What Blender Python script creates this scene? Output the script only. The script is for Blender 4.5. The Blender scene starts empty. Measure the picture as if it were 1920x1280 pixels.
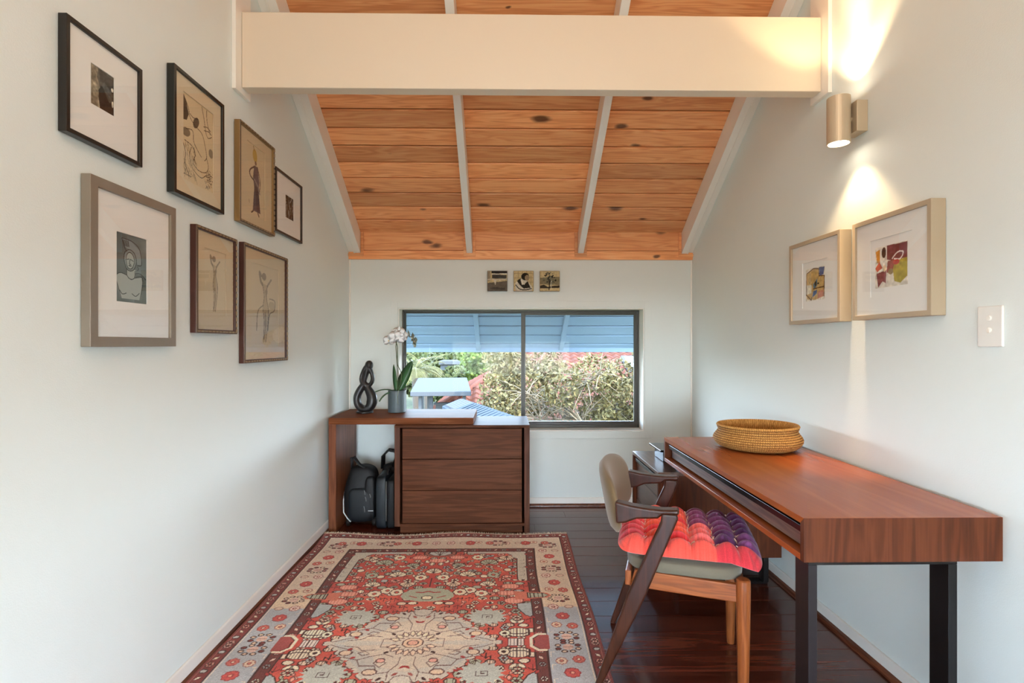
import bpy, bmesh, math, random
import numpy as np
from mathutils import Vector, Matrix

R = math.radians
random.seed(7)
rng = np.random.default_rng(11)
scene = bpy.context.scene
col = scene.collection

# ---------------------------------------------------------------- camera, sky, sun, exposure
cam_d = bpy.data.cameras.new('camera')
cam = bpy.data.objects.new('camera', cam_d)
col.objects.link(cam)
cam.location = (0, 0, 1.27)
cam.rotation_euler = (R(90), 0, R(-0.86))
cam_d.sensor_width = 36.0
cam_d.lens = 18.75
cam_d.shift_y = 0.0026
cam_d.clip_start = 0.02
cam_d.clip_end = 600
scene.camera = cam

vs = scene.view_settings
vs.view_transform = 'Standard'
vs.look = 'None'
vs.gamma = 1.0
vs.use_curve_mapping = False
vs.exposure = 1.12
scene.cycles.use_denoising = True
scene.cycles.max_bounces = 12
scene.cycles.diffuse_bounces = 7
scene.cycles.glossy_bounces = 5
scene.cycles.transparent_max_bounces = 16
scene.cycles.sample_clamp_indirect = 6.0
scene.cycles.caustics_reflective = False
scene.cycles.caustics_refractive = False

SUN_DIR = Vector((0.62, -0.42, 0.82)).normalized()
world = bpy.data.worlds.new('world')
scene.world = world
world.use_nodes = True
nt = world.node_tree
nt.nodes.clear()
bgn = nt.nodes.new('ShaderNodeBackground')
bgn.inputs['Strength'].default_value = 14.0
# clear sky: deeper blue overhead, paler and brighter towards the horizon
tcw = nt.nodes.new('ShaderNodeTexCoord')
sep = nt.nodes.new('ShaderNodeSeparateXYZ')
rampw = nt.nodes.new('ShaderNodeValToRGB')
rampw.color_ramp.elements[0].position = 0.0
rampw.color_ramp.elements[0].color = (0.80, 0.93, 1.0, 1.0)
rampw.color_ramp.elements[1].position = 0.75
rampw.color_ramp.elements[1].color = (0.16, 0.28, 0.50, 1.0)
e_ = rampw.color_ramp.elements.new(0.22)
e_.color = (0.46, 0.66, 0.92, 1.0)
nt.links.new(tcw.outputs['Generated'], sep.inputs[0])
nt.links.new(sep.outputs['Z'], rampw.inputs[0])
nt.links.new(rampw.outputs[0], bgn.inputs['Color'])
wo = nt.nodes.new('ShaderNodeOutputWorld')
nt.links.new(bgn.outputs[0], wo.inputs['Surface'])

sun_d = bpy.data.lights.new('sun', 'SUN')
sun_d.energy = 7.0
sun_d.angle = R(0.6)
sun_d.color = (1.0, 0.93, 0.82)
sun = bpy.data.objects.new('sun', sun_d)
col.objects.link(sun)
sun.location = (20, -15, 30)
sun.rotation_euler = SUN_DIR.to_track_quat('Z', 'Y').to_euler()


def portal(loc, rot, sx, sy):
    d = bpy.data.lights.new('window_portal', 'AREA')
    d.shape = 'RECTANGLE'
    d.size, d.size_y = sx, sy
    d.cycles.is_portal = True
    o = bpy.data.objects.new('window_portal', d)
    o.location = loc
    o.rotation_euler = rot
    col.objects.link(o)


# room constants (metres; camera at the origin looking along +Y)
XL, XR, YB, YR = -1.21, 1.483, 4.19, -1.3
SL = 0.63                     # roof slope
YRIDGE = 1.4
Z0 = 2.137                    # ceiling height at y = 4.17


def zc(y):
    return Z0 + SL * (4.17 - y) if y >= YRIDGE else Z0 + SL * (4.17 - YRIDGE) - SL * (YRIDGE - y)


WX0, WX1, WZ0, WZ1 = -0.826, 1.103, 0.587, 1.551      # front window opening
portal((0.5 * (WX0 + WX1), YB + 0.24, 0.5 * (WZ0 + WZ1)), (R(-90), 0, 0), WX1 - WX0, WZ1 - WZ0)


def fill_light(name, loc, rot, sx, sy, watts, c):
    d = bpy.data.lights.new(name, 'AREA')
    d.shape = 'RECTANGLE'
    d.size, d.size_y = sx, sy
    d.energy = watts
    d.color = c
    o = bpy.data.objects.new(name, d)
    o.location = loc
    o.rotation_euler = rot
    col.objects.link(o)


# unseen area lights added behind the camera to brighten the room
fill_light('fill_rear', (0.13, YR - 0.02, 1.06), (R(90), 0, 0), 2.2, 1.8, 20.0, (1.0, 0.95, 0.87))
fill_light('fill_side', (XL - 0.02, -0.5, 1.55), (R(90), 0, R(-90)), 1.0, 1.0, 2.0, (0.70, 0.92, 1.0))
fill_light('fill_roof', (0.13, 0.1, zc(0.1) - 0.03), (math.atan(SL), 0, 0), 1.8, 1.3, 10.0, (1.0, 0.86, 0.70))  # warm area light added under the rear roof slope, out of view

# ---------------------------------------------------------------- helpers


def lin(c):
    c = np.asarray(c, dtype=float)
    return np.where(c <= 0.04045, c / 12.92, ((c + 0.055) / 1.055) ** 2.4)


def rgb(r, g, b):
    return tuple(lin((r / 255, g / 255, b / 255))) + (1.0,)


class MB:
    def __init__(self):
        self.v, self.f = [], []

    def add(self, vs_, fs_):
        n = len(self.v)
        self.v += [tuple(p) for p in vs_]
        self.f += [tuple(n + i for i in f) for f in fs_]
        return self

    def box(self, x0, x1, y0, y1, z0, z1):
        return self.add([(x0, y0, z0), (x1, y0, z0), (x1, y1, z0), (x0, y1, z0), (x0, y0, z1), (x1, y0, z1), (x1, y1, z1), (x0, y1, z1)],
                        [(0, 3, 2, 1), (4, 5, 6, 7), (0, 1, 5, 4), (1, 2, 6, 5), (2, 3, 7, 6), (3, 0, 4, 7)])

    def obox(self, c, ax, ay, az):
        c, ax, ay, az = Vector(c), Vector(ax), Vector(ay), Vector(az)
        P = [c + sx * ax + sy * ay + sz * az for sz in (-1, 1) for sx, sy in ((-1, -1), (1, -1), (1, 1), (-1, 1))]
        return self.add(P, [(0, 3, 2, 1), (4, 5, 6, 7), (0, 1, 5, 4), (1, 2, 6, 5), (2, 3, 7, 6), (3, 0, 4, 7)])

    def prism(self, pts, axis, a0, a1):
        """polygon pts extruded along axis 0/1/2; pts are the other two coords in order"""
        def mk(p, a):
            q = list(p)
            q.insert(axis, a)
            return tuple(q)
        n = len(pts)
        V = [mk(p, a0) for p in pts] + [mk(p, a1) for p in pts]
        F = [tuple(range(n))[::-1], tuple(range(n, 2 * n))]
        F += [(i, (i + 1) % n, n + (i + 1) % n, n + i) for i in range(n)]
        return self.add(V, F)

    def tube(self, pts, rad, n=10, closed=False, flat=None):
        P = [Vector(p) for p in pts]
        m = len(P)
        if not hasattr(rad, '__len__'):
            rad = [rad] * m
        V, F = [], []
        up = Vector((0.13, 0.31, 0.94)).normalized()
        prev = None
        for i in range(m):
            if closed:
                t = P[(i + 1) % m] - P[i - 1]
            else:
                t = P[min(i + 1, m - 1)] - P[max(i - 1, 0)]
            t.normalize()
            if prev is None:
                a = t.cross(up)
                if a.length < 1e-3:
                    a = t.cross(Vector((1, 0, 0)))
            else:
                a = prev - t * prev.dot(t)
            a.normalize()
            prev = a
            b = t.cross(a)
            rr = rad[i]
            ra, rb = (rr, rr) if not isinstance(rr, (tuple, list)) else rr
            for k in range(n):
                an = 2 * math.pi * k / n
                V.append(P[i] + a * (ra * math.cos(an)) + b * (rb * math.sin(an)))
        seg = m if closed else m - 1
        for i in range(seg):
            for k in range(n):
                j = (i + 1) % m
                F.append((i * n + k, i * n + (k + 1) % n, j * n + (k + 1) % n, j * n + k))
        if not closed:
            F.append(tuple(range(n))[::-1])
            F.append(tuple((m - 1) * n + k for k in range(n)))
        return self.add(V, F)

    def lathe(self, prof, c=(0, 0, 0), n=32, cap=True):
        V, F = [], []
        m = len(prof)
        for r, z in prof:
            for k in range(n):
                an = 2 * math.pi * k / n
                V.append((c[0] + r * math.cos(an), c[1] + r * math.sin(an), c[2] + z))
        for i in range(m - 1):
            for k in range(n):
                F.append((i * n + k, i * n + (k + 1) % n, (i + 1) * n + (k + 1) % n, (i + 1) * n + k))
        if cap:
            F.append(tuple(range(n))[::-1])
            F.append(tuple((m - 1) * n + k for k in range(n)))
        return self.add(V, F)

    def ball(self, c, r, n=12, sq=(1, 1, 1)):
        prof = [(max(1e-4, math.sin(math.pi * i / n)) * r, -math.cos(math.pi * i / n) * r) for i in range(n + 1)]
        k0 = len(self.v)
        self.lathe(prof, (0, 0, 0), n * 2)
        for i in range(k0, len(self.v)):
            v = self.v[i]
            self.v[i] = (c[0] + v[0] * sq[0], c[1] + v[1] * sq[1], c[2] + v[2] * sq[2])
        return self

    def build(self, name, mat, parent=None, bevel=0, smooth=False, inv=None, fixn=True, loc=None, seg=2):
        me = bpy.data.meshes.new(name)
        me.from_pydata(self.v, [], self.f)
        if fixn:
            bm = bmesh.new()
            bm.from_mesh(me)
            bmesh.ops.recalc_face_normals(bm, faces=bm.faces)
            bm.to_mesh(me)
            bm.free()
        return link(name, me, mat, parent, bevel, smooth, loc, seg)


def link(name, me, mat, parent=None, bevel=0, smooth=False, loc=None, seg=2):
    me.materials.append(M[mat] if isinstance(mat, str) else mat)
    if smooth:
        me.polygons.foreach_set('use_smooth', [True] * len(me.polygons))
    o = bpy.data.objects.new(name, me)
    col.objects.link(o)
    if loc is not None:
        o.location = loc
    if parent is not None:
        o.parent = parent
        if parent.type == 'EMPTY' and not parent.get('local'):
            o.matrix_parent_inverse = Matrix.Translation(-Vector(parent.location))
    if bevel:
        b = o.modifiers.new('bevel', 'BEVEL')
        b.width = bevel
        b.segments = seg
        b.limit_method = 'ANGLE'
        b.angle_limit = R(40)
        b.harden_normals = False
    return o


def tag(o, label=None, cat=None, group=None, kind=None):
    if label:
        o['label'] = label
    if cat:
        o['category'] = cat
    if group:
        o['group'] = group
    if kind:
        o['kind'] = kind
    return o


def thing(name, label, cat, loc=(0, 0, 0), group=None, rotz=None):
    e = bpy.data.objects.new(name, None)
    e.empty_display_size = 0.05
    col.objects.link(e)
    e.location = loc
    if rotz is not None:
        e.rotation_euler = (0, 0, rotz)
        e['local'] = 1
    tag(e, label, cat, group)
    return e


def grid_mesh(name, X, Y, Z, C=None):
    """numpy vertex grid (rows, cols) -> mesh, optional per-vertex linear colour"""
    h, w = X.shape
    me = bpy.data.meshes.new(name)
    co = np.stack([X, Y, Z], -1).reshape(-1, 3).astype(np.float32)
    idx = np.arange(h * w).reshape(h, w)
    q = np.stack([idx[:-1, :-1], idx[:-1, 1:], idx[1:, 1:], idx[1:, :-1]], -1).reshape(-1, 4)
    me.vertices.add(h * w)
    me.vertices.foreach_set('co', co.ravel())
    me.loops.add(q.size)
    me.loops.foreach_set('vertex_index', q.ravel().astype(np.int32))
    me.polygons.add(len(q))
    me.polygons.foreach_set('loop_start', (np.arange(len(q)) * 4).astype(np.int32))
    me.polygons.foreach_set('loop_total', np.full(len(q), 4, np.int32))
    me.polygons.foreach_set('use_smooth', np.ones(len(q), bool))
    me.update()
    if C is not None:
        a = me.color_attributes.new('Col', 'FLOAT_COLOR', 'POINT')
        c4 = np.ones((h * w, 4), np.float32)
        c4[:, :3] = C.reshape(-1, 3)
        a.data.foreach_set('color', c4.ravel())
    return me


# ---------------------------------------------------------------- materials
M = {}


def newmat(name):
    m = bpy.data.materials.new(name)
    m.use_nodes = True
    t = m.node_tree
    b = t.nodes['Principled BSDF']
    M[name] = m
    return m, t, b


def node(t, kind, **kw):
    n = t.nodes.new(kind)
    for k, v in kw.items():
        if k in n.inputs:
            n.inputs[k].default_value = v
        else:
            setattr(n, k, v)
    return n


def plain(name, c, rough=0.5, metal=0.0, spec=0.5, bump=0.0, bscale=200.0, var=0.0, coat=0.0, sheen=0.0):
    m, t, b = newmat(name)
    b.inputs['Base Color'].default_value = c
    b.inputs['Roughness'].default_value = rough
    b.inputs['Metallic'].default_value = metal
    b.inputs['Specular IOR Level'].default_value = spec
    b.inputs['Coat Weight'].default_value = coat
    b.inputs['Sheen Weight'].default_value = sheen
    tc = node(t, 'ShaderNodeTexCoord')
    if bump:
        nz = node(t, 'ShaderNodeTexNoise', Scale=bscale, Detail=3.0)
        bp = node(t, 'ShaderNodeBump', Strength=bump, Distance=0.002)
        t.links.new(tc.outputs['Object'], nz.inputs['Vector'])
        t.links.new(nz.outputs['Fac'], bp.inputs['Height'])
        t.links.new(bp.outputs[0], b.inputs['Normal'])
    if var:
        nz = node(t, 'ShaderNodeTexNoise', Scale=bscale * 0.3 + 2, Detail=4.0)
        t.links.new(tc.outputs['Object'], nz.inputs['Vector'])
        mx = node(t, 'ShaderNodeMix', data_type='RGBA')
        mx.inputs[6].default_value = tuple(x * (1 - var) for x in c[:3]) + (1,)
        mx.inputs[7].default_value = tuple(min(1, x * (1 + var)) for x in c[:3]) + (1,)
        t.links.new(nz.outputs['Fac'], mx.inputs[0])
        t.links.new(mx.outputs[2], b.inputs['Base Color'])
    return m


def wood(name, dark, mid, light, axis=0, scale=1.0, rough=0.35, spec=0.5, objvar=0.15, knots=False, stretch=14.0, bump=0.15, coat=0.0, con=0.6, freq=26.0):
    """procedural timber: grain runs along the given object axis"""
    m, t, b = newmat(name)
    tc = node(t, 'ShaderNodeTexCoord')
    oi = node(t, 'ShaderNodeObjectInfo')
    mul = node(t, 'ShaderNodeVectorMath', operation='SCALE')
    comb = node(t, 'ShaderNodeCombineXYZ')
    for i, k in enumerate((37.0, 91.0, 53.0)):
        mm = node(t, 'ShaderNodeMath', operation='MULTIPLY')
        mm.inputs[1].default_value = k
        t.links.new(oi.outputs['Random'], mm.inputs[0])
        t.links.new(mm.outputs[0], comb.inputs[i])
    add = node(t, 'ShaderNodeVectorMath', operation='ADD')
    t.links.new(tc.outputs['Object'], add.inputs[0])
    t.links.new(comb.outputs[0], add.inputs[1])
    mp = node(t, 'ShaderNodeMapping')
    s = [stretch * scale] * 3
    s[axis] = scale
    mp.inputs['Scale'].default_value = s
    t.links.new(add.outputs[0], mp.inputs['Vector'])
    # broad figure
    n1 = node(t, 'ShaderNodeTexNoise', Scale=1.3, Detail=2.0, Roughness=0.5, Distortion=0.6)
    t.links.new(mp.outputs[0], n1.inputs['Vector'])
    # rings from the broad noise
    ring = node(t, 'ShaderNodeMath', operation='MULTIPLY')
    ring.inputs[1].default_value = freq
    t.links.new(n1.outputs['Fac'], ring.inputs[0])
    fr = node(t, 'ShaderNodeMath', operation='SINE')
    t.links.new(ring.outputs[0], fr.inputs[0])
    # fine pores
    mp2 = node(t, 'ShaderNodeMapping')
    s2 = [160.0 * scale] * 3
    s2[axis] = 4.0 * scale
    mp2.inputs['Scale'].default_value = s2
    t.links.new(add.outputs[0], mp2.inputs['Vector'])
    n2 = node(t, 'ShaderNodeTexNoise', Scale=1.0, Detail=3.0, Roughness=0.6)
    t.links.new(mp2.outputs[0], n2.inputs['Vector'])
    f1 = node(t, 'ShaderNodeMath', operation='MULTIPLY_ADD')
    f1.inputs[1].default_value = 0.17 * con
    f1.inputs[2].default_value = 0.55 - 0.40 * con
    t.links.new(fr.outputs[0], f1.inputs[0])
    f2 = node(t, 'ShaderNodeMath', operation='MULTIPLY_ADD')
    f2.inputs[1].default_value = 0.45 * con
    t.links.new(n2.outputs['Fac'], f2.inputs[0])
    t.links.new(f1.outputs[0], f2.inputs[2])
    f3 = node(t, 'ShaderNodeMath', operation='MULTIPLY_ADD')
    f3.inputs[1].default_value = 0.35 * con
    t.links.new(n1.outputs['Fac'], f3.inputs[0])
    t.links.new(f2.outputs[0], f3.inputs[2])
    cr = node(t, 'ShaderNodeValToRGB')
    cr.color_ramp.elements[0].position = 0.3
    cr.color_ramp.elements[0].color = dark
    cr.color_ramp.elements[1].position = 0.8
    cr.color_ramp.elements[1].color = light
    e = cr.color_ramp.elements.new(0.55)
    e.color = mid
    t.links.new(f3.outputs[0], cr.inputs[0])
    out = cr.outputs[0]
    if knots:
        mpk = node(t, 'ShaderNodeMapping')
        mpk.inputs['Scale'].default_value = (4.0, 9.0, 9.0)
        t.links.new(add.outputs[0], mpk.inputs['Vector'])
        nk = node(t, 'ShaderNodeTexNoise', Scale=2.4, Detail=2.0)
        t.links.new(mpk.outputs[0], nk.inputs['Vector'])
        mxv = node(t, 'ShaderNodeMix', data_type='VECTOR')
        mxv.inputs[0].default_value = 0.16
        t.links.new(mpk.outputs[0], mxv.inputs[4])
        t.links.new(nk.outputs['Color'], mxv.inputs[5])
        vo = node(t, 'ShaderNodeTexVoronoi', Scale=1.0)
        t.links.new(mxv.outputs[1], vo.inputs['Vector'])
        wn = node(t, 'ShaderNodeSeparateColor')
        t.links.new(vo.outputs['Color'], wn.inputs[0])
        th = node(t, 'ShaderNodeMapRange', interpolation_type='LINEAR')
        th.inputs['From Min'].default_value = 0.2
        th.inputs['From Max'].default_value = 1.0
        th.inputs['To Min'].default_value = 0.004
        th.inputs['To Max'].default_value = 0.21
        t.links.new(wn.outputs[0], th.inputs['Value'])
        dv = node(t, 'ShaderNodeMath', operation='DIVIDE')
        t.links.new(vo.outputs['Distance'], dv.inputs[0])
        t.links.new(th.outputs[0], dv.inputs[1])
        kr = node(t, 'ShaderNodeMapRange', interpolation_type='SMOOTHSTEP')
        kr.inputs['From Min'].default_value = 0.55
        kr.inputs['From Max'].default_value = 1.35
        kr.inputs['To Min'].default_value = 0.85
        kr.inputs['To Max'].default_value = 0.0
        t.links.new(dv.outputs[0], kr.inputs['Value'])
        mk = node(t, 'ShaderNodeMix', data_type='RGBA')
        mk.inputs[7].default_value = rgb(62, 26, 10)
        t.links.new(kr.outputs[0], mk.inputs[0])
        t.links.new(out, mk.inputs[6])
        out = mk.outputs[2]
    hv = node(t, 'ShaderNodeHueSaturation')
    mr = node(t, 'ShaderNodeMapRange')
    mr.inputs['To Min'].default_value = 1 - objvar
    mr.inputs['To Max'].default_value = 1 + objvar
    t.links.new(oi.outputs['Random'], mr.inputs['Value'])
    t.links.new(mr.outputs[0], hv.inputs['Value'])
    t.links.new(out, hv.inputs['Color'])
    t.links.new(hv.outputs[0], b.inputs['Base Color'])
    b.inputs['Roughness'].default_value = rough
    b.inputs['Specular IOR Level'].default_value = spec
    b.inputs['Coat Weight'].default_value = coat
    b.inputs['Coat Roughness'].default_value = 0.08
    if bump:
        bp = node(t, 'ShaderNodeBump', Strength=bump, Distance=0.001)
        t.links.new(n2.outputs['Fac'], bp.inputs['Height'])
        t.links.new(bp.outputs[0], b.inputs['Normal'])
    return m


def attr_mat(name, rough=0.8, spec=0.2, noise=0.0, nscale=300.0, bump=0.0, sheen=0.0):
    m, t, b = newmat(name)
    at = node(t, 'ShaderNodeAttribute', attribute_name='Col')
    out = at.outputs['Color']
    tc = node(t, 'ShaderNodeTexCoord')
    nz = node(t, 'ShaderNodeTexNoise', Scale=nscale, Detail=3.0)
    t.links.new(tc.outputs['Object'], nz.inputs['Vector'])
    if noise:
        mr = node(t, 'ShaderNodeMapRange')
        mr.inputs['From Min'].default_value = 0.3
        mr.inputs['From Max'].default_value = 0.7
        mr.inputs['To Min'].default_value = 1 - noise
        mr.inputs['To Max'].default_value = 1 + noise
        t.links.new(nz.outputs['Fac'], mr.inputs['Value'])
        hs = node(t, 'ShaderNodeHueSaturation')
        t.links.new(mr.outputs[0], hs.inputs['Value'])
        t.links.new(out, hs.inputs['Color'])
        out = hs.outputs[0]
    t.links.new(out, b.inputs['Base Color'])
    if bump:
        bp = node(t, 'ShaderNodeBump', Strength=bump, Distance=0.002)
        t.links.new(nz.outputs['Fac'], bp.inputs['Height'])
        t.links.new(bp.outputs[0], b.inputs['Normal'])
    b.inputs['Roughness'].default_value = rough
    b.inputs['Specular IOR Level'].default_value = spec
    b.inputs['Sheen Weight'].default_value = sheen
    return m


def glass_mat(name, ior=1.5, tint=(1, 1, 1, 1)):
    m, t, b = newmat(name)
    t.nodes.remove(b)
    fr = node(t, 'ShaderNodeFresnel', IOR=ior)
    tr = node(t, 'ShaderNodeBsdfTransparent', Color=tint)
    gl = node(t, 'ShaderNodeBsdfGlossy', Roughness=0.0)
    mx = node(t, 'ShaderNodeMixShader')
    geo = node(t, 'ShaderNodeNewGeometry')
    inv = node(t, 'ShaderNodeMath', operation='SUBTRACT')
    inv.inputs[0].default_value = 1.0
    t.links.new(geo.outputs['Backfacing'], inv.inputs[1])
    mul = node(t, 'ShaderNodeMath', operation='MULTIPLY')
    t.links.new(fr.outputs[0], mul.inputs[0])
    t.links.new(inv.outputs[0], mul.inputs[1])
    t.links.new(mul.outputs[0], mx.inputs[0])
    t.links.new(tr.outputs[0], mx.inputs[1])
    t.links.new(gl.outputs[0], mx.inputs[2])
    t.links.new(mx.outputs[0], t.nodes['Material Output'].inputs['Surface'])
    return m


def emit_mat(name, c, s):
    m, t, b = newmat(name)
    b.inputs['Base Color'].default_value = (0.8, 0.8, 0.8, 1)
    b.inputs['Emission Color'].default_value = c
    b.inputs['Emission Strength'].default_value = s
    return m


plain('wall_paint', rgb(224, 232, 231), 0.55, spec=0.35, bump=0.22, bscale=260)
plain('white_paint', rgb(238, 236, 230), 0.35, spec=0.5, bump=0.03, bscale=60)
plain('beam_paint', rgb(224, 211, 192), 0.42, spec=0.4, bump=0.03, bscale=40)
wood('pine', rgb(194, 114, 62), rgb(232, 160, 104), rgb(244, 188, 132), axis=0, scale=1.0, rough=0.42, objvar=0.2, knots=True, stretch=16, bump=0.1, con=0.55, freq=44.0)
fm = wood('floor_wood', rgb(44, 17, 11), rgb(76, 32, 20), rgb(102, 48, 31), axis=0, scale=1.0, rough=0.25, spec=0.3, objvar=0.22, stretch=12, bump=0.03, coat=0.55)
fm.node_tree.nodes['Principled BSDF'].inputs['Coat IOR'].default_value = 1.5
plain('floor_gap', rgb(22, 10, 8), 0.7)
wood('quad_wood', rgb(58, 28, 16), rgb(92, 48, 28), rgb(120, 66, 40), axis=1, scale=1.0, rough=0.35, objvar=0.05)
wood('chest_wood_h', rgb(60, 32, 19), rgb(82, 46, 29), rgb(102, 62, 41), axis=0, scale=1.2, spec=0.1, rough=0.5, objvar=0.06, stretch=20)
wood('chest_wood_v', rgb(60, 32, 19), rgb(82, 46, 29), rgb(98, 60, 40), axis=2, scale=1.2, spec=0.2, rough=0.5, objvar=0.06, stretch=20)
wood('console_wood_h', rgb(80, 40, 22), rgb(112, 64, 38), rgb(134, 82, 54), axis=0, scale=1.2, spec=0.05, rough=0.5, objvar=0.04, stretch=18)
wood('console_wood_v', rgb(80, 40, 22), rgb(108, 60, 35), rgb(130, 78, 50), axis=2, scale=1.2, spec=0.25, rough=0.4, objvar=0.04, stretch=18)
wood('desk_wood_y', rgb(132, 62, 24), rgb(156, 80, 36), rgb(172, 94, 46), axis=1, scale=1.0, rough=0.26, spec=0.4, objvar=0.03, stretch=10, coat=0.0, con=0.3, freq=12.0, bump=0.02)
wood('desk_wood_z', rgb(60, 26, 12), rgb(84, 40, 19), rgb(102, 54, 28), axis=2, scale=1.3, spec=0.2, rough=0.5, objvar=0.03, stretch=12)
wood('desk_drawer', rgb(56, 36, 30), rgb(92, 64, 54), rgb(124, 92, 78), axis=1, scale=1.5, rough=0.45, objvar=0.04, stretch=22)
wood('cabinet_wood', rgb(58, 38, 28), rgb(90, 62, 48), rgb(112, 82, 66), axis=1, scale=1.2, rough=0.3, objvar=0.04, stretch=18)
wood('chair_dark', rgb(36, 16, 9), rgb(54, 25, 14), rgb(70, 36, 22), axis=2, scale=2.0, spec=0.35, rough=0.32, objvar=0.04)
wood('chair_walnut', rgb(96, 48, 20), rgb(132, 70, 32), rgb(152, 88, 44), axis=2, scale=2.0, spec=0.35, rough=0.36, objvar=0.05)
wood('chair_rail', rgb(96, 48, 20), rgb(132, 70, 32), rgb(152, 88, 44), axis=0, scale=2.0, spec=0.35, rough=0.36, objvar=0.05)
plain('black_steel', rgb(14, 12, 13), 0.42, spec=0.3, bump=0.02)
plain('leg_steel', rgb(30, 23, 25), 0.45, spec=0.3)
plain('rail_metal', rgb(30, 34, 40), 0.22, metal=0.6)
plain('bronze_alu', rgb(62, 60, 54), 0.4, metal=0.2)
glass_mat('pane_glass', 1.16)
glass_mat('picture_glass', 1.75)
plain('soffit_blue_cast', rgb(122, 142, 162), 0.5, spec=0.3)  # whitish boards; the blue cast of the outdoor light is put into the colour
plain('soffit_joint', rgb(52, 66, 80), 0.8)
plain('roof_sheet', rgb(50, 36, 28), 0.6)
plain('switch_plastic', rgb(232, 232, 228), 0.3)
plain('frame_black', rgb(26, 22, 20), 0.3)
plain('frame_teal', rgb(24, 26, 24), 0.22)
plain('frame_gold', rgb(142, 112, 70), 0.35, metal=0.5, bump=0.2, bscale=80)
plain('frame_grey', rgb(138, 128, 116), 0.42, metal=0.25, bump=0.05, bscale=60, var=0.08)
plain('frame_brown', rgb(66, 30, 20), 0.35, bump=0.1, bscale=120)
plain('frame_carved', rgb(96, 78, 62), 0.45, metal=0.2, bump=0.4, bscale=90)
plain('frame_bead', rgb(150, 128, 100), 0.4, metal=0.3)
plain('frame_pale', rgb(178, 162, 138), 0.4, bump=0.03)
plain('mat_white', rgb(240, 241, 238), 0.85, spec=0.1)
plain('mat_cream', rgb(218, 202, 172), 0.85, spec=0.1)
plain('mat_buff', rgb(206, 190, 160), 0.85, spec=0.1)
plain('backing', rgb(90, 76, 60), 0.9)
attr_mat('art_print', 0.8, 0.1, noise=0.05, nscale=400)
attr_mat('rug_wool', 0.95, 0.05, noise=0.16, nscale=420, bump=0.5, sheen=0.15)
plain('rug_back', rgb(120, 60, 46), 0.95)
plain('fringe_wool', rgb(214, 196, 172), 0.95)
attr_mat('cushion_cloth', 0.85, 0.1, noise=0.12, nscale=260, bump=0.25, sheen=0.25)
plain('tuft_thread', rgb(238, 214, 206), 0.8)
plain('chair_fabric', rgb(104, 86, 60), 0.75, spec=0.25, bump=0.15, bscale=420, sheen=0.25)
plain('seat_fabric', rgb(104, 98, 84), 0.85, spec=0.2, bump=0.2, bscale=420, sheen=0.2)
attr_mat('basket_weave', 0.75, 0.2, noise=0.18, nscale=160)
plain('statue_stone', rgb(34, 34, 36), 0.38, spec=0.5)
plain('pot_ceramic', rgb(84, 98, 106), 0.45)
plain('leaf_green', rgb(44, 92, 48), 0.4, var=0.25, bscale=60)
plain('stem_green', rgb(74, 84, 52), 0.6)
plain('root_grey', rgb(128, 140, 132), 0.7)
plain('petal_white', rgb(240, 248, 255), 0.6)
plain('petal_bud', rgb(160, 168, 156), 0.6)
plain('orchid_lip', rgb(222, 200, 150), 0.6)
plain('bark_mix', rgb(70, 56, 42), 0.95, bump=0.6, bscale=90)
plain('bag_nylon', rgb(11, 16, 21), 0.6, spec=0.4, bump=0.3, bscale=300)
plain('bag_panel', rgb(17, 25, 31), 0.5, spec=0.4, bump=0.15, bscale=300)
plain('bag_strap', rgb(14, 18, 22), 0.55, bump=0.4, bscale=500)
plain('zip_silver', rgb(150, 154, 156), 0.35, metal=0.7)
plain('reflect_strip', rgb(196, 200, 202), 0.35)
plain('rubber', rgb(18, 18, 18), 0.7)
plain('sconce_metal', rgb(202, 186, 160), 0.36, metal=0.35)
emit_mat('lamp_lens', (1.0, 0.86, 0.66, 1), 9.0)

# ================================================================ the room shell
TH = math.atan(SL)
CO, SI = math.cos(TH), math.sin(TH)


def struct(o):
    o['kind'] = 'structure'
    return o


# floor and planks
fl = struct(MB().box(XL - 0.12, XR + 0.12, YR - 0.12, YB + 0.12, -0.12, -0.016).build('floor', 'floor_gap'))
fl['label'] = 'dark red-brown polished timber floor of narrow boards'
PW = 0.142
y = YB
row = 0
while y > YR:
    y0 = max(y - PW, YR)
    cuts = sorted(random.uniform(XL + 0.3, XR - 0.3) for _ in range(1 if row % 3 else 2))
    xs = [XL] + cuts + [XR]
    for a, b_ in zip(xs[:-1], xs[1:]):
        if b_ - a < 0.15:
            continue
        hw, hl, c = (y - y0) / 2 - 0.0006, (b_ - a) / 2 - 0.0006, 0.0012
        pr = [(-hw, -0.016), (hw, -0.016), (hw, -c), (hw - c, 0), (-hw + c, 0), (-hw, -c)]
        p = MB().prism(pr, 0, -hl, hl).build('floor_plank', 'floor_wood', fl, loc=((a + b_) / 2, (y + y0) / 2, 0))
    y = y0
    row += 1

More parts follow.
